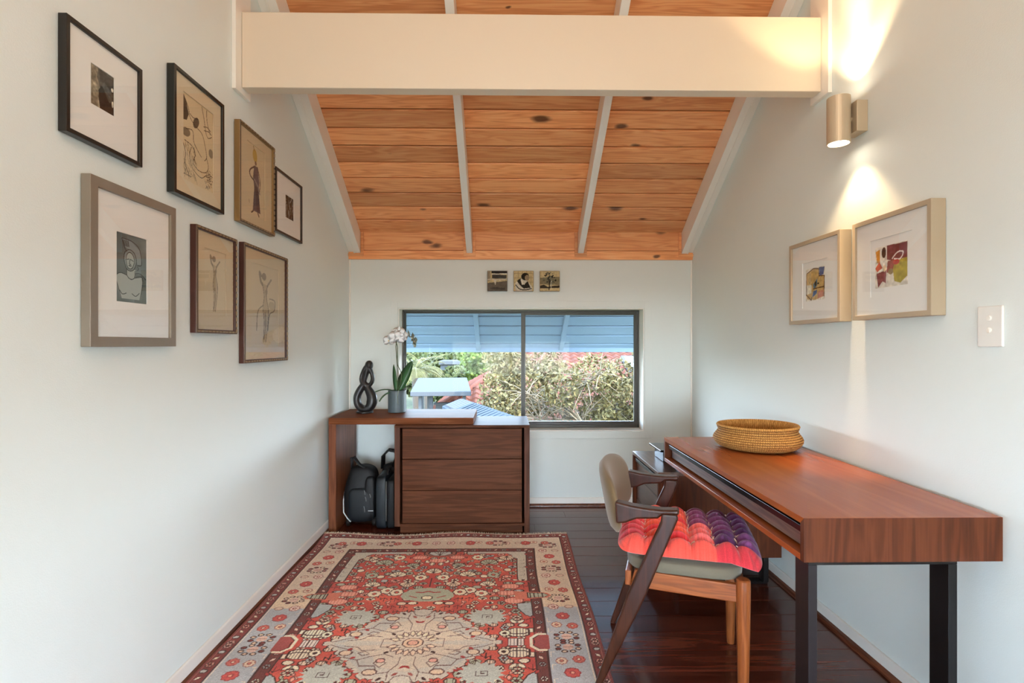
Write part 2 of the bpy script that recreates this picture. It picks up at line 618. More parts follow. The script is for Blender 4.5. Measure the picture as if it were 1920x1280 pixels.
# walls
ZT = 0.06
wl = MB()
wl.prism([(0.75, -0.1), (YB + 0.22, -0.1), (YB + 0.22, zc(YB + 0.22) + ZT), (YRIDGE, zc(YRIDGE) + ZT), (0.75, zc(0.75) + ZT)], 0, XL - 0.12, XL)
wl.box(XL - 0.12, XL, YR - 0.12, 0.75, -0.1, 1.0)
wl.box(XL - 0.12, XL, 0.05, 0.75, 1.0, 2.1)
wl.prism([(YR - 0.12, 2.1), (0.75, 2.1), (0.75, zc(0.75) + ZT), (YR - 0.12, zc(YR - 0.12) + ZT + 0.1)], 0, XL - 0.12, XL)
wl.box(XL - 0.12, XL, YR - 0.12, -1.05, 1.0, 2.1)
struct(wl.build('wall_left', 'wall_paint'))['label'] = 'off-white painted wall hung with seven framed drawings'
wr = MB().prism([(YR - 0.12, -0.1), (YB + 0.22, -0.1), (YB + 0.22, zc(YB + 0.22) + ZT), (YRIDGE, zc(YRIDGE) + ZT), (YR - 0.12, zc(YR - 0.12) + ZT)], 0, XR, XR + 0.12)
struct(wr.build('wall_right', 'wall_paint'))['label'] = 'off-white painted wall with sconce above the desk'
wb = MB()
BT = 0.21
wb.box(XL - 0.12, WX0, YB, YB + BT, -0.1, 2.2).box(WX1, XR + 0.12, YB, YB + BT, -0.1, 2.2)
wb.box(WX0, WX1, YB, YB + BT, -0.1, WZ0).box(WX0, WX1, YB, YB + BT, WZ1, 2.2)
struct(wb.build('wall_back', 'wall_paint'))['label'] = 'off-white end wall with the wide low window'
wq = MB()
wq.box(XL - 0.12, -1.02, YR - 0.12, YR, -0.1, 2.2).box(1.28, XR + 0.12, YR - 0.12, YR, -0.1, 2.2)
wq.box(-1.02, 1.28, YR - 0.12, YR, -0.1, 0.11).box(-1.02, 1.28, YR - 0.12, YR, 2.01, 2.3)
struct(wq.build('wall_rear', 'wall_paint'))['label'] = 'wall behind the camera with a wide glazed opening added for light'

# unseen glazing added behind the camera to let sky light in
for nm, bars, pane in (
    ('added_window_2', [(-1.02, -0.97, YR - 0.08, YR - 0.03, 0.11, 2.01), (1.23, 1.28, YR - 0.08, YR - 0.03, 0.11, 2.01), (-1.02, 1.28, YR - 0.08, YR - 0.03, 0.11, 0.16),
                  (-1.02, 1.28, YR - 0.08, YR - 0.03, 1.96, 2.01), (0.105, 0.155, YR - 0.08, YR - 0.03, 0.16, 1.96)], (-0.97, 1.23, YR - 0.058, YR - 0.052, 0.16, 1.96)),
    ('added_window_3', [(XL - 0.08, XL - 0.03, -1.05, -1.0, 1.0, 2.1), (XL - 0.08, XL - 0.03, 0.0, 0.05, 1.0, 2.1), (XL - 0.08, XL - 0.03, -1.0, 0.0, 1.0, 1.05),
                  (XL - 0.08, XL - 0.03, -1.0, 0.0, 2.05, 2.1)], (XL - 0.058, XL - 0.052, -1.0, 0.0, 1.05, 2.05))):
    m_ = MB()
    for b_ in bars:
        m_.box(*b_)
    w_ = struct(m_.build(nm, 'bronze_alu'))
    MB().box(*pane).build('pane', 'pane_glass', w_)

# front window
w1 = bpy.data.objects.new('window_1', None)
col.objects.link(w1)
w1.location = (0.14, YB, WZ0)
w1.empty_display_size = 0.05
w1['kind'] = 'structure'
w1['label'] = 'wide low sliding window with dark bronze frame and white reveal'
FY0, FY1 = YB + 0.125, YB + 0.185
F = 0.026
# white reveal liner
J = 0.006
for b_ in ((WX0, WX0 + J, YB - 0.002, FY1, WZ0, WZ1), (WX1 - J, WX1, YB - 0.002, FY1, WZ0, WZ1), (WX0 + J, WX1 - J, YB - 0.002, FY1, WZ1 - J, WZ1), (WX0 + J, WX1 - J, YB - 0.006, FY1, WZ0, WZ0 + J)):
    MB().box(*b_).build('reveal_board', 'white_paint', w1, bevel=0.002)
a0, a1, c0, c1 = WX0 + J, WX1 - J, WZ0 + J, WZ1 - J
for b_ in ((a0, a0 + F * 0.55, FY0, FY1, c0, c1), (a1 - F * 0.55, a1, FY0, FY1, c0, c1), (a0, a1, FY0, FY1, c1 - F * 0.55, c1), (a0, a1, FY0, FY1, c0, c0 + F)):
    MB().box(*b_).build('frame_bar', 'bronze_alu', w1, bevel=0.002)
xm = 0.165
for nm, x0, x1, yo, tb, sb in (('fixed_sash', a0 + F * .5, xm + 0.01, 0.034, 0.012, 0.010), ('sliding_sash', xm - 0.026, a1 - F * .5, 0.006, 0.026, 0.030)):
    sa = MB()
    ya, yb_ = FY0 + yo, FY0 + yo + 0.022
    za, zb_ = c0 + F, c1 - F * .5
    sa.box(x0, x0 + sb, ya, yb_, za, zb_).box(x1 - sb * 0.9, x1, ya, yb_, za, zb_).box(x0 + sb, x1 - sb * 0.9, ya, yb_, za, za + tb).box(x0 + sb, x1 - sb * 0.9, ya, yb_, zb_ - tb, zb_)
    so = sa.build(nm, 'bronze_alu', w1, bevel=0.0015)
    MB().box(x0 + sb, x1 - sb * .9, ya + 0.009, ya + 0.013, za + tb, zb_ - tb).build('pane', 'pane_glass', so)
# flat casing round the window
CW = 0.058
for b_ in ((WX0 - CW, WX0 - 0.004, YB - 0.008, YB, WZ0 - CW, WZ1 + CW), (WX1 + 0.004, WX1 + CW, YB - 0.008, YB, WZ0 - CW, WZ1 + CW),
           (WX0 - 0.004, WX1 + 0.004, YB - 0.008, YB, WZ1 + 0.004, WZ1 + CW), (WX0 - 0.004, WX1 + 0.004, YB - 0.008, YB, WZ0 - CW, WZ0 - 0.004)):
    MB().box(*b_).build('casing_board', 'wall_paint', w1, bevel=0.0015)

# ceiling deck (goes on outside as the eave), boards, rafters
YE = 5.615
ov = 0.026
deck = MB().prism([(YE, zc(YE) + ov), (YRIDGE, zc(YRIDGE) + ov), (-2.7, zc(-2.7) + ov), (-2.7, zc(-2.7) + 0.16), (YRIDGE, zc(YRIDGE) + 0.16), (YE, zc(YE) + 0.16)], 0, -3.2, 3.6)
ce = struct(deck.build('ceiling', 'roof_sheet'))
ce['label'] = 'steep raked ceiling of knotty orange pine boards between white rafters'
for b_ in ((-0.80, -0.76, -0.6, 0.8), (1.02, 1.06, -0.6, 0.8), (-0.76, 1.02, -0.6, -0.56), (-0.76, 1.02, 0.76, 0.8)):
    MB().prism([(b_[2], zc(b_[2])), (b_[3], zc(b_[3])), (b_[3], zc(b_[3]) - 0.05), (b_[2], zc(b_[2]) - 0.05)], 0, b_[0], b_[1]).build('roof_fill_frame', 'white_paint', ce)  # unseen frame added around the roof area light
rear_lin = MB().prism([(YRIDGE - 0.02, zc(YRIDGE) - 0.0), (YRIDGE - 0.02, zc(YRIDGE) + 0.024), (YR, zc(YR) + 0.024), (YR, zc(YR))], 0, XL, XR)
rear_lin.build('rear_lining', 'pine', ce)

BW = 0.1322
BAYS = [(XL, -0.269), (-0.269, 0.600), (0.600, XR)]
nb = int((4.165 - YRIDGE) / CO / BW) + 1
for k in range(nb):
    for (x0, x1) in BAYS:
        s0, s1 = k * BW, (k + 1) * BW
        if s1 > (4.165 - YRIDGE) / CO:
            s1 = (4.165 - YRIDGE) / CO
        if s1 - s0 < 0.02:
            continue
        sc = (s0 + s1) / 2
        yy = 4.165 - sc * CO
        hw, hl = (s1 - s0) / 2 - 0.0042, (x1 - x0) / 2 - 0.0003
        ch = 0.006
        # cross-section in (local y, local z): face at z = 0 with a chamfered groove on both edges
        pr = [(-hw, 0.018), (-hw, ch), (-hw + ch * 0.9, 0), (hw - ch * 0.9, 0), (hw, ch), (hw, 0.018)]
        bo = MB().prism(pr, 0, -hl, hl).build('ceiling_board', 'pine', ce)
        bo.location = ((x0 + x1) / 2, yy, zc(yy))
        bo.rotation_euler = (-TH, 0, 0)


def rafter(name, x0, x1, ya, yb_, dep, mat, parent, bevel=0.003, off=0.0):
    m_ = MB().prism([(ya, zc(ya) - 0.001), (yb_, zc(yb_) - 0.001), (yb_, zc(yb_) - dep), (ya, zc(ya) - dep)], 0, x0, x1)
    return m_.build(name, mat, parent, bevel=bevel)


RD = 0.163
for x0, x1 in ((-0.292, -0.246), (0.577, 0.623)):
    rafter('rafter', x0, x1, YRIDGE, 4.163, RD, 'white_paint', ce)
for x0, x1, d_ in ((-1.160, -1.115, RD), (-1.168, -1.160, RD + 0.004), (XL + 0.001, -1.168, RD - 0.008), (1.392, 1.436, RD), (1.436, 1.444, RD + 0.004), (1.444, XR - 0.001, RD - 0.008)):
    rafter('rafter', x0, x1, YRIDGE, 4.163, d_, 'white_paint', ce, bevel=0.0015)

# vertical pine boards where the ceiling meets the end wall, and collars round the rafter ends
for z0, z1, yy in ((2.003, 2.150, 4.168), (1.932, 1.999, 4.164)):
    fb = MB().box(-(XR - XL) / 2 + 0.001, (XR - XL) / 2 - 0.001, 0, YB - yy, z0 - 2.0, z1 - 2.0).build('end_board', 'pine', ce, bevel=0.002)
    fb.location = ((XL + XR) / 2, yy, 2.0)
for x0, x1 in ((-0.292, -0.246), (0.577, 0.623), (XL - 0.02, -1.115), (1.392, XR + 0.02)):
    w_ = 0.024
    cl = MB()
    zb = zc(4.163) - RD
    if x0 > XL:
        cl.box(x0 - w_, x0 - 0.002, 4.156, 4.1635, zb - w_, zc(4.163))
    if x1 < XR:
        cl.box(x1 + 0.002, x1 + w_, 4.156, 4.1635, zb - w_, zc(4.163))
    cl.box(max(x0, XL + 0.001) - 0.002, min(x1, XR - 0.001) + 0.002, 4.156, 4.1635, zb - w_, zb - 0.003)
    cl.build('rafter_collar', 'pine', ce, bevel=0.001)

# eave soffit outside the window
k = 0
s0 = 0.27
while True:
    ya = 4.20 + s0 * CO
    if ya > YE - 0.02:
        break
    yb_ = min(ya + 0.165 * CO, YE)
    ym = (ya + yb_) / 2
    hw = (yb_ - ya) / CO / 2 - 0.009
    sb = MB().prism([(-hw, 0.02), (-hw, 0.006), (-hw + 0.006, 0), (hw - 0.006, 0), (hw, 0.006), (hw, 0.02)], 0, -3.1, 3.5).build('soffit_board', 'soffit_blue_cast', ce)
    sb.location = (0, ym, zc(ym))
    sb.rotation_euler = (-TH, 0, 0)
    s0 += 0.165
for xx in (-2.017, -1.143, -0.269, 0.600, 1.474, 2.348):
    MB().prism([(4.41, zc(4.41) - 0.001), (YE - 0.005, zc(YE - 0.005) - 0.001), (YE - 0.005, zc(YE - 0.005) - 0.03), (4.41, zc(4.41) - 0.10)], 0, xx - 0.023, xx + 0.023).build('rafter_tail', 'soffit_blue_cast', ce, bevel=0.003)
MB().box(-3.1, 3.5, YE - 0.004, YE + 0.02, zc(YE) - 0.04, zc(YE) + 0.17).build('eave_fascia', 'soffit_blue_cast', ce, bevel=0.002)

# tie beam with its end plates
tb_ = struct(MB().box(XL + 0.019, XR - 0.019, 2.44, 2.505, 2.436, 2.779).build('tie_beam', 'beam_paint', bevel=0.003))
tb_['label'] = 'deep cream-painted timber beam crossing the room below the ceiling'
for sx, x0, x1 in ((0, XL, XL + 0.018), (1, XR - 0.018, XR)):
    pz = zc(2.53) - 0.168
    MB().prism([(2.388, 2.408), (2.53, 2.408), (2.53, pz), (2.388, pz + SL * 0.142)], 0, x0, x1).build('end_plate', 'white_paint', tb_, bevel=0.002)

# skirtings
def skirting(name, x0, x1, y0, y1, side):
    m_ = MB()
    t_, h_ = 0.013, 0.066
    if side == 'L':
        m_.prism([(x0, 0.0), (x0 + t_, 0.0), (x0 + t_, h_ - 0.012), (x0 + 0.004, h_), (x0, h_)], 1, y0, y1) if False else m_.box(x0, x0 + t_, y0, y1, 0.001, h_)
    elif side == 'R':
        m_.box(x1 - t_, x1, y0, y1, 0.001, h_)
    else:
        m_.box(x0, x1, y1 - t_, y1, 0.001, h_)
    return struct(m_.build(name, 'white_paint', bevel=0.004))


skirting('baseboard_left', XL, XL, 0.75, YB, 'L')['label'] = 'low white skirting under the framed drawings'
skirting('baseboard_right', XR, XR, YR, YB, 'R')['label'] = 'low white skirting along the desk wall'
skirting('baseboard_back', XL + 0.013, XR - 0.013, YB, YB, 'B')['label'] = 'low white skirting under the window'
q1 = MB().prism([(XR - 0.013, 0.001), (XR - 0.033, 0.001), (XR - 0.031, 0.010), (XR - 0.025, 0.017), (XR - 0.013, 0.021)], 1, YR, YB - 0.03)
struct(q1.build('trim_1', 'quad_wood'))['label'] = 'dark timber quarter-round along the desk wall skirting'
q2 = MB().prism([(YB - 0.013, 0.001), (YB - 0.033, 0.001), (YB - 0.031, 0.010), (YB - 0.025, 0.017), (YB - 0.013, 0.021)], 0, XL + 0.013, XR - 0.033)
struct(q2.build('trim_2', 'quad_wood'))['label'] = 'dark timber quarter-round below the window wall skirting'
q3 = MB().prism([(XL + 0.013, 0.001), (XL + 0.023, 0.001), (XL + 0.022, 0.010), (XL + 0.013, 0.016)], 1, 0.75, YB - 0.033)
struct(q3.build('trim_3', 'quad_wood'))['label'] = 'dark timber quarter-round below the left skirting'
struct(MB().box(XR - 0.012, XR, YB - 0.012, YB, 0.066, 1.97).build('trim_4', 'white_paint', bevel=0.004))['label'] = 'slim white corner bead beside the window wall'
struct(MB().box(XL, XL + 0.012, YB - 0.012, YB, 0.066, 1.97).build('trim_5', 'white_paint', bevel=0.004))['label'] = 'slim white corner bead behind the console table'

# ================================================================ painted rasters (flat print and weaving)


class Art:
    """tiny numpy painter; x to the right 0..1, y up 0..1 (aspect kept through ax)"""

    def __init__(self, w, h, bg):
        self.w, self.h = w, h
        self.a = np.ones((h, w, 3)) * np.array(bg) / 255.0
        yy, xx = np.mgrid[0:h, 0:w]
        self.x = (xx + 0.5) / w
        self.y = (yy + 0.5) / h

    def put(self, m, c, al=1.0):
        c = np.array(c) / 255.0
        self.a[m] = self.a[m] * (1 - al) + c * al

    def poly(self, pts, c, al=1.0):
        pts = list(pts)
        m = np.zeros(self.x.shape, bool)
        n = len(pts)
        for i in range(n):
            x0, y0 = pts[i]
            x1, y1 = pts[(i + 1) % n]
            if y0 == y1:
                continue
            cnd = ((y0 > self.y) != (y1 > self.y)) & (self.x < (x1 - x0) * (self.y - y0) / (y1 - y0) + x0)
            m ^= cnd
        self.put(m, c, al)

    def ell(self, cx, cy, rx, ry, c, al=1.0, rot=0.0):
        dx, dy = self.x - cx, (self.y - cy) * self.h / self.w
        ry = ry * self.h / self.w
        u = dx * math.cos(rot) + dy * math.sin(rot)
        v = -dx * math.sin(rot) + dy * math.cos(rot)
        self.put((u / rx) ** 2 + (v / ry) ** 2 < 1, c, al)

    def line(self, pts, wd, c, al=1.0):
        """wd as a fraction of the width"""
        m = np.zeros(self.x.shape, bool)
        k = self.h / self.w
        for (x0, y0), (x1, y1) in zip(pts[:-1], pts[1:]):
            xa, xb = min(x0, x1) - wd, max(x0, x1) + wd
            ya, yb = min(y0, y1) - wd / k, max(y0, y1) + wd / k
            i0, i1 = max(0, int(ya * self.h)), min(self.h, int(yb * self.h) + 2)
            j0, j1 = max(0, int(xa * self.w)), min(self.w, int(xb * self.w) + 2)
            if i1 <= i0 or j1 <= j0:
                continue
            X, Y = self.x[i0:i1, j0:j1], self.y[i0:i1, j0:j1] * k
            dx, dy = x1 - x0, (y1 - y0) * k
            L = dx * dx + dy * dy + 1e-12
            t = np.clip(((X - x0) * dx + (Y - y0 * k) * dy) / L, 0, 1)
            d = np.hypot(X - x0 - t * dx, Y - y0 * k - t * dy)
            m[i0:i1, j0:j1] |= d < wd / 2
        self.put(m, c, al)

    def curve(self, pts, wd, c, al=1.0, n=10):
        P = [Vector((p[0], p[1], 0)) for p in pts]
        out = []
        for i in range(len(P) - 1):
            p0, p1, p2, p3 = P[max(i - 1, 0)], P[i], P[i + 1], P[min(i + 2, len(P) - 1)]
            for j in range(n):
                t = j / n
                q = 0.5 * ((2 * p1) + (p2 - p0) * t + (2 * p0 - 5 * p1 + 4 * p2 - p3) * t * t + (3 * p1 - p0 - 3 * p2 + p3) * t ** 3)
                out.append((q.x, q.y))
        out.append((P[-1].x, P[-1].y))
        self.line(out, wd, c, al)
        return out

    def blotch(self, scale, amt, seed):
        r = np.random.default_rng(seed)
        gh, gw = max(2, int(self.h / scale)), max(2, int(self.w / scale))
        g = r.normal(size=(gh + 2, gw + 2))
        yi = self.y * gh
        xi = self.x * gw
        i, j = yi.astype(int), xi.astype(int)
        fy, fx = yi - i, xi - j
        n = g[i, j] * (1 - fy) * (1 - fx) + g[i + 1, j] * fy * (1 - fx) + g[i, j + 1] * (1 - fy) * fx + g[i + 1, j + 1] * fy * fx
        self.a = np.clip(self.a * (1 + amt * n[..., None]), 0, 1)
        return n


def art_abstract_dark():
    A = Art(70, 90, (72, 70, 64))
    A.poly([(0.0, 0), (0.42, 0.0), (0.36, 0.3), (0.45, 0.5), (0.3, 0.75), (0.36, 1), (0, 1)], (142, 132, 112))
    A.poly([(0.42, 0.0), (1, 0.0), (1, 0.35), (0.8, 0.3), (0.5, 0.62), (0.36, 0.45)], (36, 34, 34))
    A.poly([(0.4, 1), (1, 0.9), (1, 0.55), (0.62, 0.72), (0.42, 0.68)], (48, 46, 46))
    A.poly([(0.5, 0.62), (0.8, 0.42), (0.9, 0.6), (0.6, 0.74)], (86, 88, 88))
    A.ell(0.94, 0.66, 0.05, 0.05, (226, 220, 206))
    A.ell(0.95, 0.3, 0.04, 0.08, (206, 200, 186))
    A.blotch(4, 0.16, 2)
    A.blotch(12, 0.12, 3)
    return A


def art_ink():
    A = Art(110, 200, (214, 194, 158))
    K = (52, 46, 40)
    A.poly([(0.02, 0.98), (0.12, 0.92), (0.2, 0.78), (0.14, 0.7), (0.02, 0.68)], (66, 60, 52), 0.85)
    A.ell(0.43, 0.74, 0.08, 0.075, (72, 66, 58), 0.85, rot=-0.5)
    A.ell(0.12, 0.56, 0.13, 0.05, (92, 84, 72), 0.7, rot=0.3)
    A.ell(0.93, 0.49, 0.08, 0.055, (120, 112, 96), 0.8)
    for p in ([(0.02, 0.98), (0.18, 0.86), (0.24, 0.76), (0.4, 0.7), (0.62, 0.66), (0.72, 0.55), (0.78, 0.42), (0.72, 0.36)],
              [(0.12, 0.6), (0.32, 0.62), (0.36, 0.5), (0.5, 0.42), (0.6, 0.38)], [(0.62, 0.98), (0.7, 0.84), (0.76, 0.7), (0.84, 0.66), (0.96, 0.7)],
              [(0.78, 0.98), (0.8, 0.84), (0.9, 0.72)], [(0.08, 0.46), (0.3, 0.44), (0.4, 0.36), (0.34, 0.26), (0.5, 0.2), (0.74, 0.22), (0.84, 0.3), (0.78, 0.4)],
              [(0.28, 0.42), (0.22, 0.3), (0.34, 0.18), (0.6, 0.13), (0.8, 0.2), (0.9, 0.14)], [(0.02, 0.44), (0.1, 0.32), (0.08, 0.2), (0.2, 0.1)],
              [(0.68, 0.76), (0.8, 0.78), (0.92, 0.76)], [(0.7, 0.72), (0.86, 0.74), (0.95, 0.72)], [(0.24, 0.8), (0.34, 0.78), (0.5, 0.8)]):
        A.curve(p, 0.016, K, 0.9)
    r = random.Random(4)
    for i in range(46):
        x, y_ = r.uniform(0.02, 0.4), r.uniform(0.1, 0.46)
        A.line([(x, y_), (x + r.uniform(-.03, .09), y_ - r.uniform(.03, .1))], 0.009, K, 0.6)
    for i in range(40):
        x, y_ = r.uniform(0.74, 0.98), r.uniform(0.03, 0.26)
        A.line([(x, y_), (x + r.uniform(-.07, .07), y_ + r.uniform(-.012, .03))], 0.014, K, 0.8)
    for i in range(7):
        A.line([(0.05 + i * 0.035, 0.075 + 0.006 * (i % 2)), (0.075 + i * 0.035, 0.083 - 0.006 * (i % 3))], 0.014, K)
    return A


def art_lady():
    A = Art(80, 180, (208, 190, 158))
    K = (56, 50, 54)
    A.ell(0.46, 0.86, 0.12, 0.09, (190, 158, 84), 1, rot=0.1)
    A.line([(0.42, 0.93), (0.38, 0.98)], 0.03, (120, 100, 60))
    A.ell(0.5, 0.76, 0.055, 0.03, (120, 96, 80))
    A.poly([(0.42, 0.72), (0.62, 0.72), (0.7, 0.52), (0.66, 0.4), (0.76, 0.08), (0.34, 0.08), (0.42, 0.4), (0.36, 0.55)], (96, 88, 96))
    A.poly([(0.5, 0.4), (0.66, 0.4), (0.76, 0.08), (0.56, 0.08)], (74, 66, 78))
    A.curve([(0.42, 0.7), (0.2, 0.62), (0.22, 0.54), (0.46, 0.5)], 0.05, (70, 62, 64))
    A.curve([(0.44, 0.52), (0.6, 0.46), (0.72, 0.36)], 0.07, (140, 130, 128))
    A.curve([(0.6, 0.72), (0.74, 0.55), (0.72, 0.4)], 0.03, K)
    for i in range(8):
        A.line([(0.4 + i * 0.045, 0.1), (0.44 + i * 0.028, 0.44)], 0.014, K, 0.7)
    A.line([(0.36, 0.07), (0.28, 0.045)], 0.05, K)
    A.line([(0.62, 0.07), (0.68, 0.03)], 0.05, K)
    A.line([(0.14, 0.2), (0.16, 0.16)], 0.02, K, 0.6)
    return A


def art_block():
    A = Art(50, 70, (40, 40, 40))
    r = random.Random(9)
    for i in range(50):
        x, y_ = r.random(), r.random()
        v = r.choice((30, 60, 120, 170, 200))
        A.curve([(x, y_), (x + r.uniform(-.1, .1), y_ + r.uniform(-.2, .2)), (x + r.uniform(-.15, .15), y_ + r.uniform(-.3, .3))], r.uniform(.02, .07), (v, v, v - 4), 0.8, 5)
    return A


def art_bust():
    A = Art(110, 190, (112, 128, 130))
    A.blotch(26, 0.12, 5)
    A.poly([(0, 0.3), (0.36, 0.34), (0.36, 0.98), (0, 0.98)], (88, 96, 96), 0.5)
    A.poly([(0.62, 0.42), (0.8, 0.44), (1, 0.38), (1, 0), (0.6, 0)], (86, 98, 98), 0.6)
    S = (166, 178, 176)
    A.poly([(0.0, 0.36), (0.14, 0.42), (0.34, 0.4), (0.4, 0.36), (0.6, 0.37), (0.84, 0.4), (0.88, 0.3), (0.8, 0.06), (0.16, 0.06), (0.08, 0.2)], S)
    A.poly([(0.36, 0.5), (0.64, 0.5), (0.62, 0.36), (0.48, 0.34), (0.36, 0.38)], S)
    A.poly([(0.2, 0.92), (0.5, 0.9), (0.78, 0.8), (0.86, 0.6), (0.7, 0.58), (0.6, 0.76), (0.32, 0.8)], (132, 146, 148))
    A.ell(0.46, 0.62, 0.2, 0.15, (124, 140, 142))
    A.ell(0.46, 0.62, 0.15, 0.12, S)
    K = (44, 54, 58)
    for p in ([(0.2, 0.92), (0.5, 0.91), (0.76, 0.82), (0.84, 0.6), (0.7, 0.57)], [(0.2, 0.92), (0.28, 0.8), (0.36, 0.74)],
              [(0.26, 0.62), (0.3, 0.73), (0.46, 0.78), (0.62, 0.72), (0.66, 0.6), (0.58, 0.5), (0.46, 0.47), (0.34, 0.5), (0.26, 0.62)],
              [(0.33, 0.62), (0.36, 0.7), (0.46, 0.74), (0.57, 0.69), (0.59, 0.6), (0.53, 0.52), (0.45, 0.5), (0.37, 0.53), (0.33, 0.62)],
              [(0.36, 0.5), (0.36, 0.4), (0.48, 0.35), (0.6, 0.38), (0.62, 0.48)], [(0.36, 0.4), (0.16, 0.42), (0.02, 0.36), (0.1, 0.2), (0.18, 0.06)],
              [(0.6, 0.38), (0.84, 0.41), (0.87, 0.3), (0.78, 0.06)], [(0.14, 0.17), (0.22, 0.12), (0.34, 0.14)], [(0.52, 0.14), (0.64, 0.11), (0.76, 0.16)],
              [(0.36, 0.63), (0.42, 0.64)], [(0.48, 0.64), (0.56, 0.62)], [(0.46, 0.64), (0.44, 0.57), (0.48, 0.57)], [(0.42, 0.545), (0.5, 0.545)], [(0.7, 0.55), (0.74, 0.52), (0.7, 0.5)],
              [(0.62, 0.44), (0.8, 0.45), (0.98, 0.38)]):
        A.curve(p, 0.02, K)
    for i in range(4):
        A.line([(0.24 + i * 0.05, 0.9), (0.3 + i * 0.04, 0.82)], 0.025, K)
    return A


def art_nude(two=False):
    A = Art(80, 150, (206, 192, 164))
    K = (96, 86, 74)
    ox = 0.0
    A.curve([(0.36, 0.86), (0.3, 0.9), (0.36, 0.78), (0.48, 0.74)], 0.06, K, 0.55)
    A.ell(0.46, 0.86, 0.08, 0.045, (128, 116, 100), 0.8)
    A.curve([(0.72, 0.84), (0.62, 0.78), (0.56, 0.74)], 0.05, K, 0.5)
    A.poly([(0.4, 0.78), (0.58, 0.76), (0.56, 0.6), (0.62, 0.46), (0.58, 0.3), (0.5, 0.06), (0.44, 0.06), (0.46, 0.3), (0.44, 0.5), (0.46, 0.62)], (182, 166, 138), 0.9)
    A.curve([(0.58, 0.76), (0.54, 0.62), (0.62, 0.46), (0.6, 0.3), (0.52, 0.06)], 0.022, K, 0.8)
    A.curve([(0.4, 0.78), (0.46, 0.62), (0.42, 0.48), (0.46, 0.3), (0.43, 0.06)], 0.02, K, 0.7)
    A.curve([(0.5, 0.42), (0.52, 0.26), (0.46, 0.1)], 0.03, K, 0.5)
    A.ell(0.54, 0.68, 0.05, 0.03, (150, 136, 112), 0.7)
    if two:
        A.curve([(0.66, 0.6), (0.86, 0.58), (0.84, 0.46), (0.66, 0.4), (0.6, 0.2)], 0.03, K, 0.6)
        A.curve([(0.2, 0.2), (0.24, 0.42), (0.4, 0.5)], 0.03, K, 0.5)
        A.ell(0.74, 0.52, 0.12, 0.05, (168, 152, 126), 0.7)
    return A


def art_colour(a):
    A = Art(90, 84, (226, 222, 210))
    if a == 0:
        A.poly([(0.02, 0.2), (0.04, 0.86), (0.4, 0.98), (0.66, 0.95), (0.7, 0.72), (0.98, 0.72), (0.96, 0.1), (0.5, 0.02), (0.1, 0.06)], (196, 164, 104))
        A.poly([(0.7, 0.98), (0.98, 0.96), (0.92, 0.74), (0.72, 0.72)], (78, 92, 140))
        A.poly([(0.4, 0.5), (0.62, 0.66), (0.6, 0.44), (0.42, 0.3)], (92, 120, 140))
        A.poly([(0.02, 0.2), (0.3, 0.24), (0.34, 0.48), (0.06, 0.5)], (214, 210, 190))
        A.poly([(0.36, 0.1), (0.58, 0.2), (0.6, 0.32), (0.4, 0.28)], (64, 104, 164))
        A.poly([(0.62, 0.04), (0.94, 0.1), (0.92, 0.3), (0.66, 0.26)], (196, 132, 110))
        A.ell(0.52, 0.5, 0.05, 0.08, (60, 50, 40))
        A.ell(0.66, 0.5, 0.05, 0.03, (60, 50, 40))
        K = (96, 66, 36)
        for p in ([(0.03, 0.2), (0.06, 0.86), (0.4, 0.97)], [(0.7, 0.72), (0.97, 0.7), (0.95, 0.1)], [(0.05, 0.2), (0.3, 0.02), (0.32, 0.1)], [(0.4, 0.36), (0.95, 0.38)], [(0.4, 0.98), (0.68, 0.94), (0.7, 0.7)]):
            A.line(p, 0.03, K)
    else:
        A.poly([(0.38, 0.99), (0.98, 0.97), (0.98, 0.62), (0.56, 0.6), (0.38, 0.66)], (122, 62, 66))
        A.poly([(0.4, 0.62), (0.76, 0.62), (0.7, 0.4), (0.36, 0.34)], (150, 74, 62))
        A.poly([(0.62, 0.6), (0.98, 0.62), (0.98, 0.2), (0.78, 0.06), (0.6, 0.12), (0.56, 0.4)], (176, 160, 62))
        A.poly([(0.02, 0.9), (0.06, 0.62), (0.16, 0.6), (0.16, 0.94)], (206, 140, 54))
        A.ell(0.28, 0.84, 0.07, 0.13, (62, 44, 40))
        A.poly([(0.0, 0.5), (0.14, 0.64), (0.24, 0.48), (0.06, 0.4)], (196, 84, 46))
        A.poly([(0.04, 0.36), (0.36, 0.42), (0.34, 0.1), (0.24, 0.16), (0.1, 0.02)], (140, 76, 76))
        A.ell(0.3, 0.46, 0.06, 0.08, (228, 206, 170))
        A.ell(0.49, 0.36, 0.08, 0.07, (140, 120, 84))
        A.curve([(0.54, 0.66), (0.7, 0.78), (0.86, 0.76), (0.78, 0.62), (0.6, 0.64)], 0.03, (226, 220, 214))
        A.poly([(0.4, 0.1), (0.5, 0.3), (0.56, 0.1)], (226, 222, 208))
        A.ell(0.66, 0.56, 0.1, 0.06, (186, 70, 60))
    A.blotch(5, 0.08, 4 + a)
    return A


